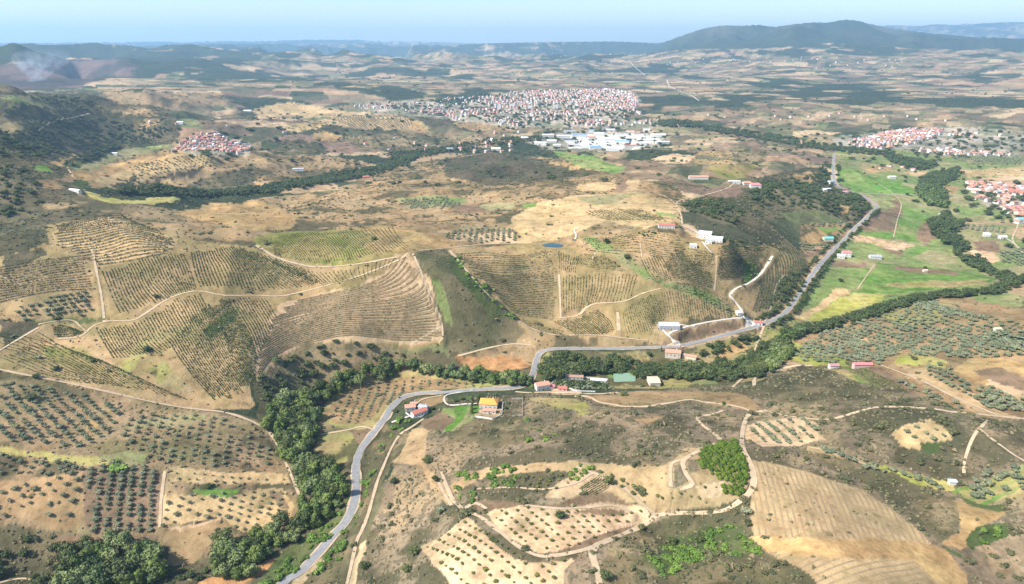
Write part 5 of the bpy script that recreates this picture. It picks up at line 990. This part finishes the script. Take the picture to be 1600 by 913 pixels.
for _, lab, (V, Fc, tn), P in rows[:295]:
    Q = resample(P, 3.); d = np.gradient(Q, axis=0); d /= np.maximum(np.hypot(d[:, 0], d[:, 1]), 1e-6)[:, None]; e1 = np.c_[Q[:, 0]+d[:, 1]*.12, Q[:, 1]-d[:, 0]*.12]; e2 = 2*Q-e1; zq = zat(Q[:, 0], Q[:, 1])+.12
    V2 = np.stack([np.c_[e1, zq], np.c_[Q, zq+.18], np.c_[e2, zq]], 1).reshape(-1, 3); i = np.arange(len(Q)-1)[:, None]*3+np.arange(2)[None]; i = i.ravel()
    Fc = np.vstack([Fc, np.stack([i, i+3, i+4], -1)+len(V), np.stack([i, i+4, i+1], -1)+len(V)]); V = np.vstack([V, V2]); tn = np.r_[tn, np.full(len(V2), .3)]
    c0 = V.mean(0); c0[2] = V[:, 2].min(); link('vine_row', mesh_np('vine_row', V-c0, Fc, [ML['vine']], False, np.stack([tn]*3, -1)), None, tuple(c0), None, None, lab, 'vine row', 'rows of vines on the hillsides')
if len(rows) > 295:
    Vs, Fs, Ts, nn = [], [], [], 0
    for _, lab, (V, Fc, tn), P in rows[295:]: Vs.append(V); Fs.append(Fc+nn); Ts.append(tn); nn += len(V)
    T_ = np.concatenate(Ts); link('distant_vineyard_rows', mesh_np('distant_vineyard_rows', np.vstack(Vs), np.vstack(Fs), [ML['vine']], False, np.stack([T_]*3, -1)), kind='stuff', label='far rows of vines striping the higher slopes')
# ------------------------------------------------------------------ buildings
def plaster(name, c):
    m, t, b = mat(name, rough=.9); g = node(t, 'ShaderNodeNewGeometry').outputs['Position']
    n_ = mrange(t, noise(t, .5, 6, .65, g).outputs[0], .3, .7, .82, 1.08); cc = node(t, 'ShaderNodeCombineColor')
    t.links.new(mixc(t, 1., (c[0], c[1], c[2]), mixc(t, n_, (0,0,0), (1,1,1)), 'MULTIPLY'), b.inputs['Base Color']); return m
def tiles(name, c, c2):
    m, t, b = mat(name, rough=.85); oc = node(t, 'ShaderNodeTexCoord').outputs['Object']
    w = node(t, 'ShaderNodeTexWave', wave_type='BANDS', bands_direction='X'); w.inputs['Scale'].default_value = 1.2; w.inputs['Distortion'].default_value = .6; t.links.new(oc, w.inputs[0])
    f_ = mmath(t, 'MULTIPLY', w.outputs['Fac'], .35); n_ = noise(t, 1.3, 5, .7, oc).outputs[0]
    t.links.new(mixc(t, mmath(t, 'ADD', f_, mrange(t, n_, .3, .7, 0, .6)), c, c2), b.inputs['Base Color']); return m
MWH = plaster('white_render', (.64,.62,.58)); MCR = plaster('cream_render', (.62,.54,.42)); MGY = plaster('grey_concrete', (.40,.41,.42)); MST = plaster('stone_wall', (.34,.30,.25)); MPK = plaster('pink_render', (.60,.42,.38))
RO = dict(orange=tiles('roof_orange', (.66,.27,.05), (.78,.38,.10)), red=tiles('roof_red', (.38,.12,.085), (.48,.20,.15)), terra=tiles('roof_terracotta', (.44,.22,.14), (.52,.31,.22)), brown=tiles('roof_brown', (.30,.18,.13), (.40,.26,.19)), pink=tiles('roof_pink', (.50,.16,.17), (.60,.26,.26)))
RO['white'] = plaster('roof_white', (.78,.79,.80)); RO['grey'] = plaster('roof_grey', (.36,.38,.40)); RO['beige'] = plaster('roof_beige', (.62,.50,.36)); RO['turq'] = plaster('roof_turquoise', (.16,.55,.50)); RO['blue'] = plaster('roof_blue', (.20,.40,.62))
MGL, _, _ = mat('window_glass', (.03,.04,.05), .15, .5); MDOOR, _, _ = mat('door_wood', (.14,.08,.05), .6); MSHUT, _, _ = mat('window_frame', (.55,.55,.55), .6)
def boxv(x0, x1, y0, y1, z0, z1):
    z0 = max(z0, -3.); V = [(x0,y0,z0),(x1,y0,z0),(x1,y1,z0),(x0,y1,z0),(x0,y0,z1),(x1,y0,z1),(x1,y1,z1),(x0,y1,z1)]
    return np.array(V, float), [(0,3,2,1),(4,5,6,7),(0,1,5,4),(1,2,6,5),(2,3,7,6),(3,0,4,7)]
def pymesh(name, V, Fc, mats, mi=None):
    me = bpy.data.meshes.new(name); me.from_pydata([tuple(map(float, v)) for v in V], [], [tuple(f) for f in Fc]); me.update()
    for m in mats: me.materials.append(m)
    if mi is not None: me.polygons.foreach_set('material_index', mi)
    return me
def boxes(name, L, m, parent):
    V, Fc = [], []
    for bx_ in L:
        v, f_ = boxv(*bx_); Fc += [tuple(i+len(V) for i in q) for q in f_]; V += [tuple(q) for q in v]
    return link(name, pymesh(name, V, Fc, [m]), parent)
def gable(w, d, h, rh, ov=.45, hip=0.):
    """wall body with gables and the two roof slopes as one thick shell"""
    a, b_ = w/2, d/2; g0 = -3.
    WV = [(-a,-b_,g0),(a,-b_,g0),(a,b_,g0),(-a,b_,g0),(-a,-b_,h),(a,-b_,h),(a,b_,h),(-a,b_,h),(-a+hip*.98,0,h+rh*.97),(a-hip*.98,0,h+rh*.97)]
    WF = [(0,1,5,4),(2,3,7,6),(1,2,6,9,5),(3,0,4,8,7)] if not hip else [(0,1,5,4),(2,3,7,6),(1,2,6,5),(3,0,4,7)]
    A, B, hz = a+ov, b_+ov, h-.12; dz = .22
    RV = [(-A,-B,hz),(A,-B,hz),(A,B,hz),(-A,B,hz),(-A+hip,0,h+rh),(A-hip,0,h+rh)]; RV += [(x, y, z+dz) for x, y, z in RV]
    RF = [(6,7,11,10),(8,9,10,11),(0,4,5,1),(2,5,4,3),(0,1,7,6),(2,3,9,8)]
    RF += [(7,8,11),(9,6,10),(1,2,8,7),(3,0,6,9)] if hip else [(1,5,11,7),(5,2,8,11),(3,4,10,9),(4,0,6,10)]
    if hip: RF += [(0,3,4),(1,5,2)]
    return WV, WF, RV, RF
def house(u, v, w, d, h, rot, wall, roof, label, cat='house', rh=None, flat=False, hip=0., detail=1, name='house', storeys=None, door=True):
    q = unp([(u, v)])[0]; z = float(zat(q[0:1], q[1:2])[0]); rh = d*.22 if rh is None else rh
    cc = [(w/2*i, d/2*j) for i in (-1, 1) for j in (-1, 1)]; cr, sr = math.cos(rot), math.sin(rot)
    zz = [float(zat(np.array([q[0]+x*cr-y*sr]), np.array([q[1]+x*sr+y*cr]))[0]) for x, y in cc]; z = .4*max(zz)+.6*sum(zz)/4
    e = link(name, None, None, (q[0], q[1], z), rot, None, label, cat)
    if flat:
        boxes('wall', [(-w/2,w/2,-d/2,d/2,-6,h)], wall, e); V, Fc = boxv(-w/2-.15, w/2+.15, -d/2-.15, d/2+.15, h+.002, h+.3); link('roof', pymesh('roof', V, Fc, [roof]), e); 
        boxes('parapet', [(-w/2-.15,w/2+.15,-d/2-.15,-d/2+.15,h+.3,h+.7),(-w/2-.15,w/2+.15,d/2-.15,d/2+.15,h+.3,h+.7),(-w/2-.15,-w/2+.15,-d/2+.15,d/2-.15,h+.3,h+.7),(w/2-.15,w/2+.15,-d/2+.15,d/2-.15,h+.3,h+.7)], wall, e)
    else:
        WV, WF, RV, RF = gable(w, d, h, rh, hip=hip); link('wall', pymesh('wall', WV, WF, [wall]), e); rf = link('roof', pymesh('roof', RV, RF, [roof]), e)
        if detail: boxes('chimney', [(w*.2,w*.2+.8,d*.1,d*.1+.8,h,h+rh+1.1)], MWH, rf)
    if detail:
        st = storeys or max(1, int(h/2.9)); nwin = max(2, int(w/3.6))
        for s_ in range(st):
            for k in range(nwin):
                x = -w/2+(k+.5)*w/nwin; z0 = s_*2.9+.95; isd = door and s_ == 0 and k == nwin//2
                if isd:
                    dr = boxes('door', [(x-.55,x+.55,-d/2-.06,-d/2+.05,.02,2.1)], MDOOR, e); boxes('handle', [(x+.35,x+.45,-d/2-.12,-d/2-.06,1.0,1.1)], MSHUT, dr); continue
                if z0+1.2 > h: continue
                fr = boxes('window', [(x-.62,x+.62,-d/2-.05,-d/2+.05,z0,z0+1.25)], MSHUT, e); boxes('pane', [(x-.52,x+.52,-d/2-.07,-d/2-.05,z0+.1,z0+1.15)], MGL, fr)
            for sx_ in (-1, 1):
                z0 = s_*2.9+.95
                if z0+1.2 > h: continue
                x0 = sx_*w/2; fr = boxes('window', [(x0-.05,x0+.05,-.6,.6,z0,z0+1.25)], MSHUT, e)
                boxes('pane', [(x0+sx_*.06-.01,x0+sx_*.06+.01,-.5,.5,z0+.1,z0+1.15)], MGL, fr)
    return e
R_ = math.radians
house(764,634,17,12,4.6,R_(-6),MWH,RO['orange'],'large white two-storey house with a bright orange tiled roof and cypresses',hip=4.,rh=3.0)
house(765,645,12,5.5,3.0,R_(-6),MWH,RO['terra'],'low white annex with terracotta roof in front of the orange-roofed house','annex',rh=1.0,name='annex')
house(641,640,10,7,4,R_(12),MWH,RO['terra'],'white cottage with terracotta roof at the left of the roadside cluster')
house(655,648,15,6.5,4,R_(38),MWH,RO['red'],'long red-roofed house turned slantwise in the roadside cluster')
house(662,640,9,6,3.6,R_(-25),MWH,RO['grey'],'white house with a grey roof at the right of the roadside cluster')
house(646,634,6,5,3,R_(12),MWH,RO['terra'],'small white outbuilding with terracotta roof behind the roadside cottages',name='outbuilding',cat='outbuilding')
house(847,608,14,8.5,5.6,R_(18),MWH,RO['terra'],'white farmhouse with terracotta roof standing beside the road bend')
house(861,607,6,5,3,R_(18),MWH,RO['pink'],'small white shed against the right end of the terracotta farmhouse','shed',name='shed',detail=0)
house(879,610,9,5,2.8,R_(-8),MPK,RO['red'],'low red-roofed shed in the paved yard right of the terracotta farmhouse','shed',name='shed')
house(897,592,19,6,3,R_(-4),MWH,RO['brown'],'long low white farm building with a brown tiled roof above the garden orchard','farm building',name='farm_building')
house(935,597,16,4,2.6,R_(-10),MWH,RO['white'],'low white shed roofed in white at the right end of the garden orchard','shed',name='shed',detail=0)
house(1021,600,11,15,4,R_(2),MCR,RO['beige'],'barn with a wide plain beige roof beside the dark riverside trees','barn',rh=1.2,name='barn',detail=0)
house(1045,513,24,12,5,R_(-3),MGY,RO['white'],'modern grey building with a flat white roof below the vine strips','building',flat=True,name='building')
e_ = house(1154,492,6,7,3.6,R_(8),MWH,RO['white'],'small white gatehouse on the access road above the junction','gatehouse',flat=True,name='gatehouse')
house(1184,508,10,6,4,R_(-10),MWH,RO['red'],'small white house with a red roof at the road junction')
house(1051,557,17,10,4.2,R_(-12),MCR,RO['terra'],'terracotta-roofed house among the trees below the middle road')
house(1077,560,16,5,3,R_(-28),MCR,RO['terra'],'narrow terracotta-roofed shed right of the house below the middle road','shed',name='shed',detail=0)
house(1041,356,22,8,4,R_(-4),MWH,RO['red'],'long white house with a red roof on the crest left of the winery')
house(1101,371,18,12,7,R_(-20),MWH,RO['white'],'tall white winery block with flat roof on the crest','winery',flat=True,name='winery_building')
house(1117,377,20,12,5,R_(-20),MWH,RO['white'],'lower white winery wing at the right end of the crest buildings','winery',flat=True,name='winery_building')
house(1107,380,9,8,4,R_(-20),MWH,RO['grey'],'small white winery annex with grey flat roof in front of the block','winery annex',flat=True,name='winery_building')
house(1083,387,9,8,4,R_(-10),MWH,RO['white'],'small white cubic building on the slope below the winery','outbuilding',flat=True,name='outbuilding')
house(1091,280,40,11,5,R_(-5),MWH,RO['terra'],'long red-roofed farmhouse on the plateau with trees to its left','farmhouse',name='farmhouse')
house(1147,287,24,8,3.4,R_(-5),MWH,RO['white'],'long white flat shed left of the salmon-roofed houses','shed',flat=True,name='shed')
house(1166,290,16,12,6,R_(5),MWH,RO['terra'],'left one of two large terracotta-roofed houses on the plateau edge')
house(1180,293,20,14,6,R_(-5),MWH,RO['pink'],'right one of two large houses on the plateau edge, with salmon roof',hip=4.)
house(1293,376,17,9,4,R_(5),MCR,RO['turq'],'shed with a turquoise roof left of the straight road','shed',name='shed',detail=0)
house(1313,403,12,9,4,R_(-15),MWH,RO['white'],'white flat-roofed half of the house right of the straight road',flat=True)
house(1322,400,14,10,6,R_(-15),MWH,RO['pink'],'white house with a pink-red roof right of the straight road')
house(1367,404,18,10,4,R_(-8),MWH,RO['grey'],'pale house with a grey roof and dark shrubs in the green meadow')
house(1445,425,6,5,3,R_(0),MCR,RO['beige'],'tiny hut beside a tree in the bright green meadow','hut',name='hut',detail=0)
house(1393,279,18,9,4,R_(0),MWH,RO['white'],'white farmhouse between pale and green valley fields','farmhouse')
house(1298,288,14,10,7,R_(20),MWH,RO['grey'],'white house with a grey roof beside the far stretch of straight road')
house(1292,298,20,8,4,R_(10),MWH,RO['white'],'white villa with a pale roof amid the hill wood','villa',name='villa')
house(1320,304,11,9,6,R_(0),MWH,RO['pink'],'white house with pinkish roof near the valley cross road')
house(1541,369,11,9,4,R_(-20),MWH,RO['white'],'left one of two white barns near the village lane','barn',name='barn')
house(1566,373,11,9,4,R_(-5),MWH,RO['white'],'right one of two white barns near the village lane','barn',name='barn')
house(1597,347,26,14,6,R_(0),MWH,RO['blue'],'white warehouse with a blue roof at the right edge','warehouse',name='warehouse')
house(466,268,30,9,4,R_(10),MWH,RO['white'],'white farmstead on the dry hill left of centre','farmstead',flat=True,name='farmstead')
house(572,279,16,9,4,R_(15),MPK,RO['red'],'red-roofed house in the trees of the far river belt')
house(775,235,30,14,6,R_(0),MWH,RO['white'],'white hall in the fields before the factories','hall',name='hall',detail=0)
house(703,235,22,10,6,R_(0),MWH,RO['grey'],'white house with a grey roof before the far river belt')
house(180,242,15,7,3.4,R_(0),MWH,RO['white'],'white farm building in the left valley','farm building',name='farm_building')
house(118,300,22,5,2.4,R_(-25),MWH,RO['white'],'long white greenhouse tunnel in the green left valley','greenhouse',name='greenhouse',detail=0)
house(1302,575,9,5,3,R_(0),MWH,RO['pink'],'small white shed with a pinkish roof above the scrub hill','shed',name='shed',detail=0)
house(1347,574,18,5,3,R_(0),MPK,RO['pink'],'long low shed with a pink-red roof above the scrub hill','shed',name='shed',detail=0)
house(1487,756,4.5,3,2.4,R_(-5),MWH,RO['white'],'tiny white hut on the yellow grass strip','hut',rh=.5,name='hut',detail=0)
house(1558,518,7,5,3,R_(0),MCR,RO['beige'],'small pale hut among the olives near the right edge','hut',name='hut',detail=0)
house(387,175,34,12,4.5,R_(8),MWH,RO['white'],'long white hall on the far golden plateau','hall',name='hall',detail=0)
house(282,194,20,9,4,R_(0),MWH,RO['white'],'white farm building behind the left village','farm building',name='farm_building',detail=0)
# garden walls
def wall_run(P, h, w, m, lab, grp=None):
    Q = resample(unp(dens_line(P, 4)), 2.); d = np.gradient(Q, axis=0); d /= np.hypot(d[:, 0], d[:, 1])[:, None]; n_ = np.c_[d[:, 1], -d[:, 0]]*w/2
    z = zat(Q[:, 0], Q[:, 1]); V = []
    for i in range(len(Q)):
        for s_, zz in ((-1, -.6), (-1, h), (1, h), (1, -.6)): V.append((Q[i, 0]+n_[i, 0]*s_, Q[i, 1]+n_[i, 1]*s_, z[i]+zz))
    Fc = [(0,1,2,3)]+[(i*4+a_, i*4+4+a_, i*4+4+(a_+1) % 4, i*4+(a_+1) % 4) for i in range(len(Q)-1) for a_ in range(4)]+[tuple(len(V)-4+k for k in (3,2,1,0))]
    me = pymesh('garden_wall', V, Fc, [m]); link('garden_wall', me, None, None, None, None, lab, 'wall', grp)
wall_run([(742,652),(770,656),(784,650),(786,630)],1.6,.4,MWH,'white garden wall wrapping the front and right of the orange-roofed house')
wall_run([(634,646),(645,654),(660,652),(669,643)],1.4,.4,MWH,'white wall below the roadside cottage cluster')
wall_run([(800,624),(817,624),(817,650),(800,651)],1.3,.5,MST,'grey stone wall around the square garden right of the orange-roofed house')
wall_run([(862,602),(868,592),(888,589),(950,594)],1.6,.4,MWH,'white boundary wall above the garden orchard')
wall_run([(886,606),(900,612),(930,613)],1.4,.4,MWH,'pale wall along the lane below the garden orchard')
# ---- towns
def vill(name, w, d, h, rh, wm, rm, flat=False):
    WV, WF, RV, RF = gable(w, d, h, 0.02 if flat else rh, .3); V = WV+RV; Fc = WF+[tuple(i+len(WV) for i in q) for q in RF]
    return pymesh(name, V, Fc, [wm, rm], [0]*len(WF)+[1]*len(RF))
TOWN = [ # label, polygon, spacing, chance, orientation, storey range, roofs
('terracotta-roofed house in the village at the right edge of the valley',[(1512,285),(1545,287),(1600,292),(1660,300),(1660,340),(1600,342),(1572,330),(1550,318),(1520,312)],13,.95,.2,(5,8)),
('house along the lane running down from the right-edge village',[(1560,318),(1590,325),(1600,350),(1588,352),(1578,338)],13,.45,.2,(4,7)),
('house in the small village on the left hill shoulder',[(268,236),(285,225),(310,212),(345,208),(365,222),(395,232),(385,242),(330,236),(290,242)],14,.75,.5,(5,8)),
('house of the right-hand town, seen above the valley fields',[(1310,222),(1350,218),(1400,205),(1440,200),(1480,200),(1470,212),(1430,225),(1400,235),(1350,232)],14,.85,.1,(5,8)),
('house at the far right end of the right-hand town',[(1430,232),(1500,235),(1580,240),(1590,246),(1500,244),(1440,240)],15,.7,.1,(5,8)),
('white house strung along the far right road',[(1480,208),(1540,205),(1600,212),(1600,218),(1520,215),(1480,214)],20,.25,.1,(5,7)),
('house on the left wing of the main town',[(552,165),(600,161),(680,164),(700,156),(740,160),(760,172),(800,185),(830,196),(800,199),(760,192),(720,190),(690,180),(640,178),(600,170),(560,171)],18,.42,.3,(4.5,7)),
('house in the centre of the main town',[(690,155),(790,150),(800,145),(860,142),(960,140),(990,146),(1000,156),(990,172),(1010,180),(900,182),(840,192),(800,182),(740,168)],19,.45,.6,(4.5,9)),
('house at the lower right end of the main town',[(880,186),(980,182),(1030,186),(1030,194),(960,198),(900,197)],16,.4,.6,(5,9)),
('isolated farmhouse among the far left fields',[(100,190),(240,200),(330,200),(520,230),(640,225),(640,215),(420,200),(280,180)],90,.5,.4,(4,6)),
('scattered house in the valley behind the central hill',[(600,240),(720,240),(800,240),(860,215),(800,205),(640,220)],55,.4,.4,(4,7)),
('small farm building among the strips behind the right valley',[(1060,185),(1300,190),(1480,190),(1480,180),(1200,175),(1060,178)],90,.4,.4,(4,7)),
('far white house on the plain beneath the mountain',[(840,80),(1000,84),(1150,88),(1350,90),(1450,100),(1400,112),(1150,105),(900,100)],150,.45,.4,(6,9)),
('small house between the orchards across the valley on the right',[(1380,300),(1500,300),(1520,340),(1480,345),(1400,320)],60,.25,.2,(3,5)),
('small house beside the valley lane beyond the meadows',[(1330,255),(1440,262),(1420,270),(1345,266)],40,.4,.2,(3,6)),
]
HS = []; rg = np.random.default_rng(12)
for lab, P, spc, ch, rt, (h0, h1) in TOWN:
    Q = unp(dens_line(P, 8, True)); q0, q1 = Q.min(0), Q.max(0); nx, ny = int((q1[0]-q0[0])/spc)+1, int((q1[1]-q0[1])/spc)+1
    gx, gy = np.meshgrid(np.arange(nx), np.arange(ny)); x = q0[0]+(gx.ravel()+rg.uniform(-.3, .3, gx.size))*spc; y = q0[1]+(gy.ravel()+rg.uniform(-.3, .3, gx.size))*spc
    den = ch*1.3*sst(-.5, .3, fbm(x, y, 170, 3, 33)) if spc < 30 else np.full(x.shape, ch)
    k = inpoly(x, y, Q) & (rg.random(len(x)) < den); x, y = x[k], y[k]
    for a_, b_ in zip(x, y): HS.append((a_, b_, rg.uniform(h0, h1), rt+rg.choice([0, math.pi/2])+.5*float(vn(np.array([a_/160]), np.array([b_/160]), 3)[0])+rg.normal(0, .1), lab))
HX = np.array([(q[0], q[1]) for q in HS]); HZ = zat(HX[:, 0], HX[:, 1]); hu, hv, hd = proj(HX[:, 0], HX[:, 1], HZ+4)
hr = np.hypot(HX[:, 0], HX[:, 1]); ht = np.arctan2(HX[:, 0], HX[:, 1]); hvis = (hu > 3) & (hu < 1597)
for f_ in np.linspace(.4, .985, 30): hvis &= bil(Z, rfrac(hr*f_), tfrac(ht)) < CAMH+(HZ+7-CAMH)*f_
order = [i for i in np.argsort(hd) if hvis[i]][:250]; so = set(order); print('houses', len(HS), len(order))
roofs = ['terra', 'brown', 'terra', 'red', 'terra', 'pink', 'white', 'grey', 'brown']; walls = [MWH, MWH, MCR, MCR, MPK]
HP_ = []
for k in range(14):
    w_, d_ = rg.uniform(9, 15), rg.uniform(7, 10); rn = roofs[k % 9]; wm = walls[k % 5]; nm_ = {id(MWH): 'white', id(MCR): 'cream', id(MPK): 'pinkish'}[id(wm)]
    HP_.append((vill('house', w_, d_, 1., .35, wm, RO[rn]), nm_+' walls, '+{'terra':'terracotta','turq':'turquoise'}.get(rn, rn)+' roof'))
for i in order:
    k = rg.integers(14); me, ds = HP_[k]; q = HS[i]; sh = hd[i] < 1e9
    link('house', me, None, (q[0], q[1], HZ[i]), q[3], (1, 1, q[2]*.8), q[4]+', '+ds if len((q[4]+' '+ds).split()) <= 16 else q[4], 'house', 'houses of the towns and villages')
Vs, Fs, Ms, nn = [], [], [], 0
mts = walls[:1]+[MCR, MPK]+[RO[k] for k in ('terra', 'red', 'brown', 'pink', 'white', 'grey', 'brown')]
WV, WF, RV, RF = gable(1, 1, 1, .28, .03); TV = np.array(WV+RV, float); TV[:, 2] = np.maximum(TV[:, 2], -.3)
TF = [[f_[0], f_[1], f_[2]] for f_ in WF]+[[f_[0], f_[2], f_[3]] for f_ in WF if len(f_) > 3]; TF += [[f_[0], f_[3], f_[4]] for f_ in WF if len(f_) > 4]; nw = len(TF)
RF2 = [tuple(i+len(WV) for i in q) for q in RF]; TF += [[f_[0], f_[1], f_[2]] for f_ in RF2]+[[f_[0], f_[2], f_[3]] for f_ in RF2 if len(f_) > 3]; TF = np.array(TF)
for i in range(len(HS)):
    if i in so or hd[i] < 900 or not (-100 < hu[i] < 1700): continue
    q = HS[i]; w_, d_ = rg.uniform(7, 13), rg.uniform(7, 9); V = TV*(w_, d_, q[2]); cr, sr = math.cos(q[3]), math.sin(q[3])
    Vs.append(np.c_[V[:, 0]*cr-V[:, 1]*sr+q[0], V[:, 0]*sr+V[:, 1]*cr+q[1], V[:, 2]+HZ[i]]); Fs.append(TF+nn); nn += len(V)
    wm = rg.choice([0, 0, 0, 1, 2]); rm = 3+rg.choice([0, 0, 0, 1, 2, 2, 3, 4, 5, 6]); Ms.append(np.r_[np.full(nw, wm), np.full(len(TF)-nw, rm)])
link('distant_town_houses', mesh_np('distant_town_houses', np.vstack(Vs), np.vstack(Fs), mts, False, None, np.concatenate(Ms)), kind='stuff', label='white houses with terracotta roofs filling the distant town')
# factories of the industrial park, the blocks of flats
FAC = [(845,226),(862,221),(880,217),(893,223),(905,213),(915,226),(924,218),(936,211),(945,228),(952,219),(965,213),(972,224),(985,218),(998,211),(1002,226),(1015,220),(1028,214),(900,230),(930,233),(960,235),(985,231),(870,229),(1035,224),(856,213),(890,207),(925,206),(950,206),(985,206),(1010,206),(820,218)]
for i, (u, v) in enumerate(FAC):
    c_ = ['white','white','white','grey','blue','white','red'][i % 7]; w_ = rg.uniform(26, 58); pos = ['left end', 'middle', 'right end'][0 if u < 900 else 1 if u < 975 else 2]; rw = 'back row' if v < 214 else 'middle row' if v < 224 else 'front row'
    house(u, v, w_, rg.uniform(14, 26), rg.uniform(5, 8), rg.uniform(-.25, .1), MWH, RO[c_], ('long ' if w_ > 42 else 'short ')+'white factory hall with a '+c_+' roof, '+rw+', '+pos+' of the estate', 'factory', rh=1.6, name='factory_hall', detail=0)
    bpy.context.scene.objects[-1]
for i, (u, v) in enumerate([(800,168),(815,165),(828,170),(842,164),(858,160),(806,178),(868,170),(822,160),(780,172),(890,165)]):
    house(u, v, rg.uniform(18, 30), 13, rg.uniform(13, 20), rg.uniform(-.2, .3), [MWH, MCR][i % 2], RO[['white','terra','grey'][i % 3]], ['white','cream'][i % 2]+' block of flats with '+['white','terracotta','grey'][i % 3]+' roof in the town centre', 'block of flats', flat=True, name='apartment_block', detail=0)
for o in list(S.objects):
    if o.name.startswith(('factory_hall', 'apartment_block')): o['group'] = 'factory halls of the industrial park' if o.name[0] == 'f' else 'blocks of flats in the main town'
# ------------------------------------------------------------------ smoke plume over the burning slope
def smoke():
    th, sl = ray(np.array([55.]), np.array([139.])); r = 4700.; x, y = r*math.sin(th[0]), r*math.cos(th[0]); z = float(zat(np.array([x]), np.array([y]))[0])
    m = bpy.data.materials.new('smoke'); m.use_nodes = True; t = m.node_tree; t.nodes.remove(t.nodes['Principled BSDF'])
    vv = t.nodes.new('ShaderNodeVolumePrincipled'); vv.inputs['Color'].default_value = (.80, .88, 1., 1)
    g = node(t, 'ShaderNodeTexCoord').outputs['Object']; nz = noise(t, 1/45., 4, .6, g).outputs[0]; sx_ = node(t, 'ShaderNodeSeparateXYZ'); t.links.new(g, sx_.inputs[0])
    fall = mrange(t, sx_.outputs[0], -20, 260, 1, .12); t.links.new(mmath(t, 'MULTIPLY', mmath(t, 'MULTIPLY', mrange(t, nz, .42, .64, 0, .008), fall), mrange(t, sx_.outputs[2], 60, 170, 1, .0)), vv.inputs['Density'])
    t.links.new(vv.outputs[0], t.nodes['Material Output'].inputs['Volume'])
    n_, V, Fc = 16, [], []; pr = [(-30, 25), (20, 45), (60, 80), (100, 120), (140, 130), (165, 100), (180, 40)]
    for i, (zz, rr_) in enumerate(pr):
        for k in range(n_):
            a_ = k*6.283/n_; V.append((rr_*math.cos(a_)*1.2+i*22, rr_*math.sin(a_), zz))
    for i in range(len(pr)-1):
        for k in range(n_): Fc.append((i*n_+k, i*n_+(k+1) % n_, (i+1)*n_+(k+1) % n_, (i+1)*n_+k))
    Fc += [tuple(range(n_))[::-1], tuple(range(n_*(len(pr)-1), n_*len(pr)))]
    me = pymesh('smoke', V, Fc, [m]); link('smoke', me, None, (x, y, z), kind='stuff', label='thin white smoke plume rising from the burnt slope')
smoke()
def haze():
    x0, x1, y0, y1, z0, z1 = -27000, 27000, -1000, 31500, ZLO-1, max(ZHI, CAMH)+60
    V = np.array([(x0,y0,z0),(x1,y0,z0),(x1,y1,z0),(x0,y1,z0),(x0,y0,z1),(x1,y0,z1),(x1,y1,z1),(x0,y1,z1)])
    Fc = np.array([(0,3,2,1),(4,5,6,7),(0,1,5,4),(1,2,6,5),(2,3,7,6),(3,0,4,7)])
    m = bpy.data.materials.new('haze_air'); m.use_nodes = True; t = m.node_tree; t.nodes.remove(t.nodes['Principled BSDF'])
    v = t.nodes.new('ShaderNodeVolumePrincipled'); v.inputs['Color'].default_value = (*HAZE_COL, 1); v.inputs['Density'].default_value = HAZE_DENS; v.inputs['Anisotropy'].default_value = .2
    t.links.new(v.outputs[0], t.nodes['Material Output'].inputs['Volume'])
    link('haze', mesh_np('haze', V, Fc, [m]), kind='stuff')
haze()
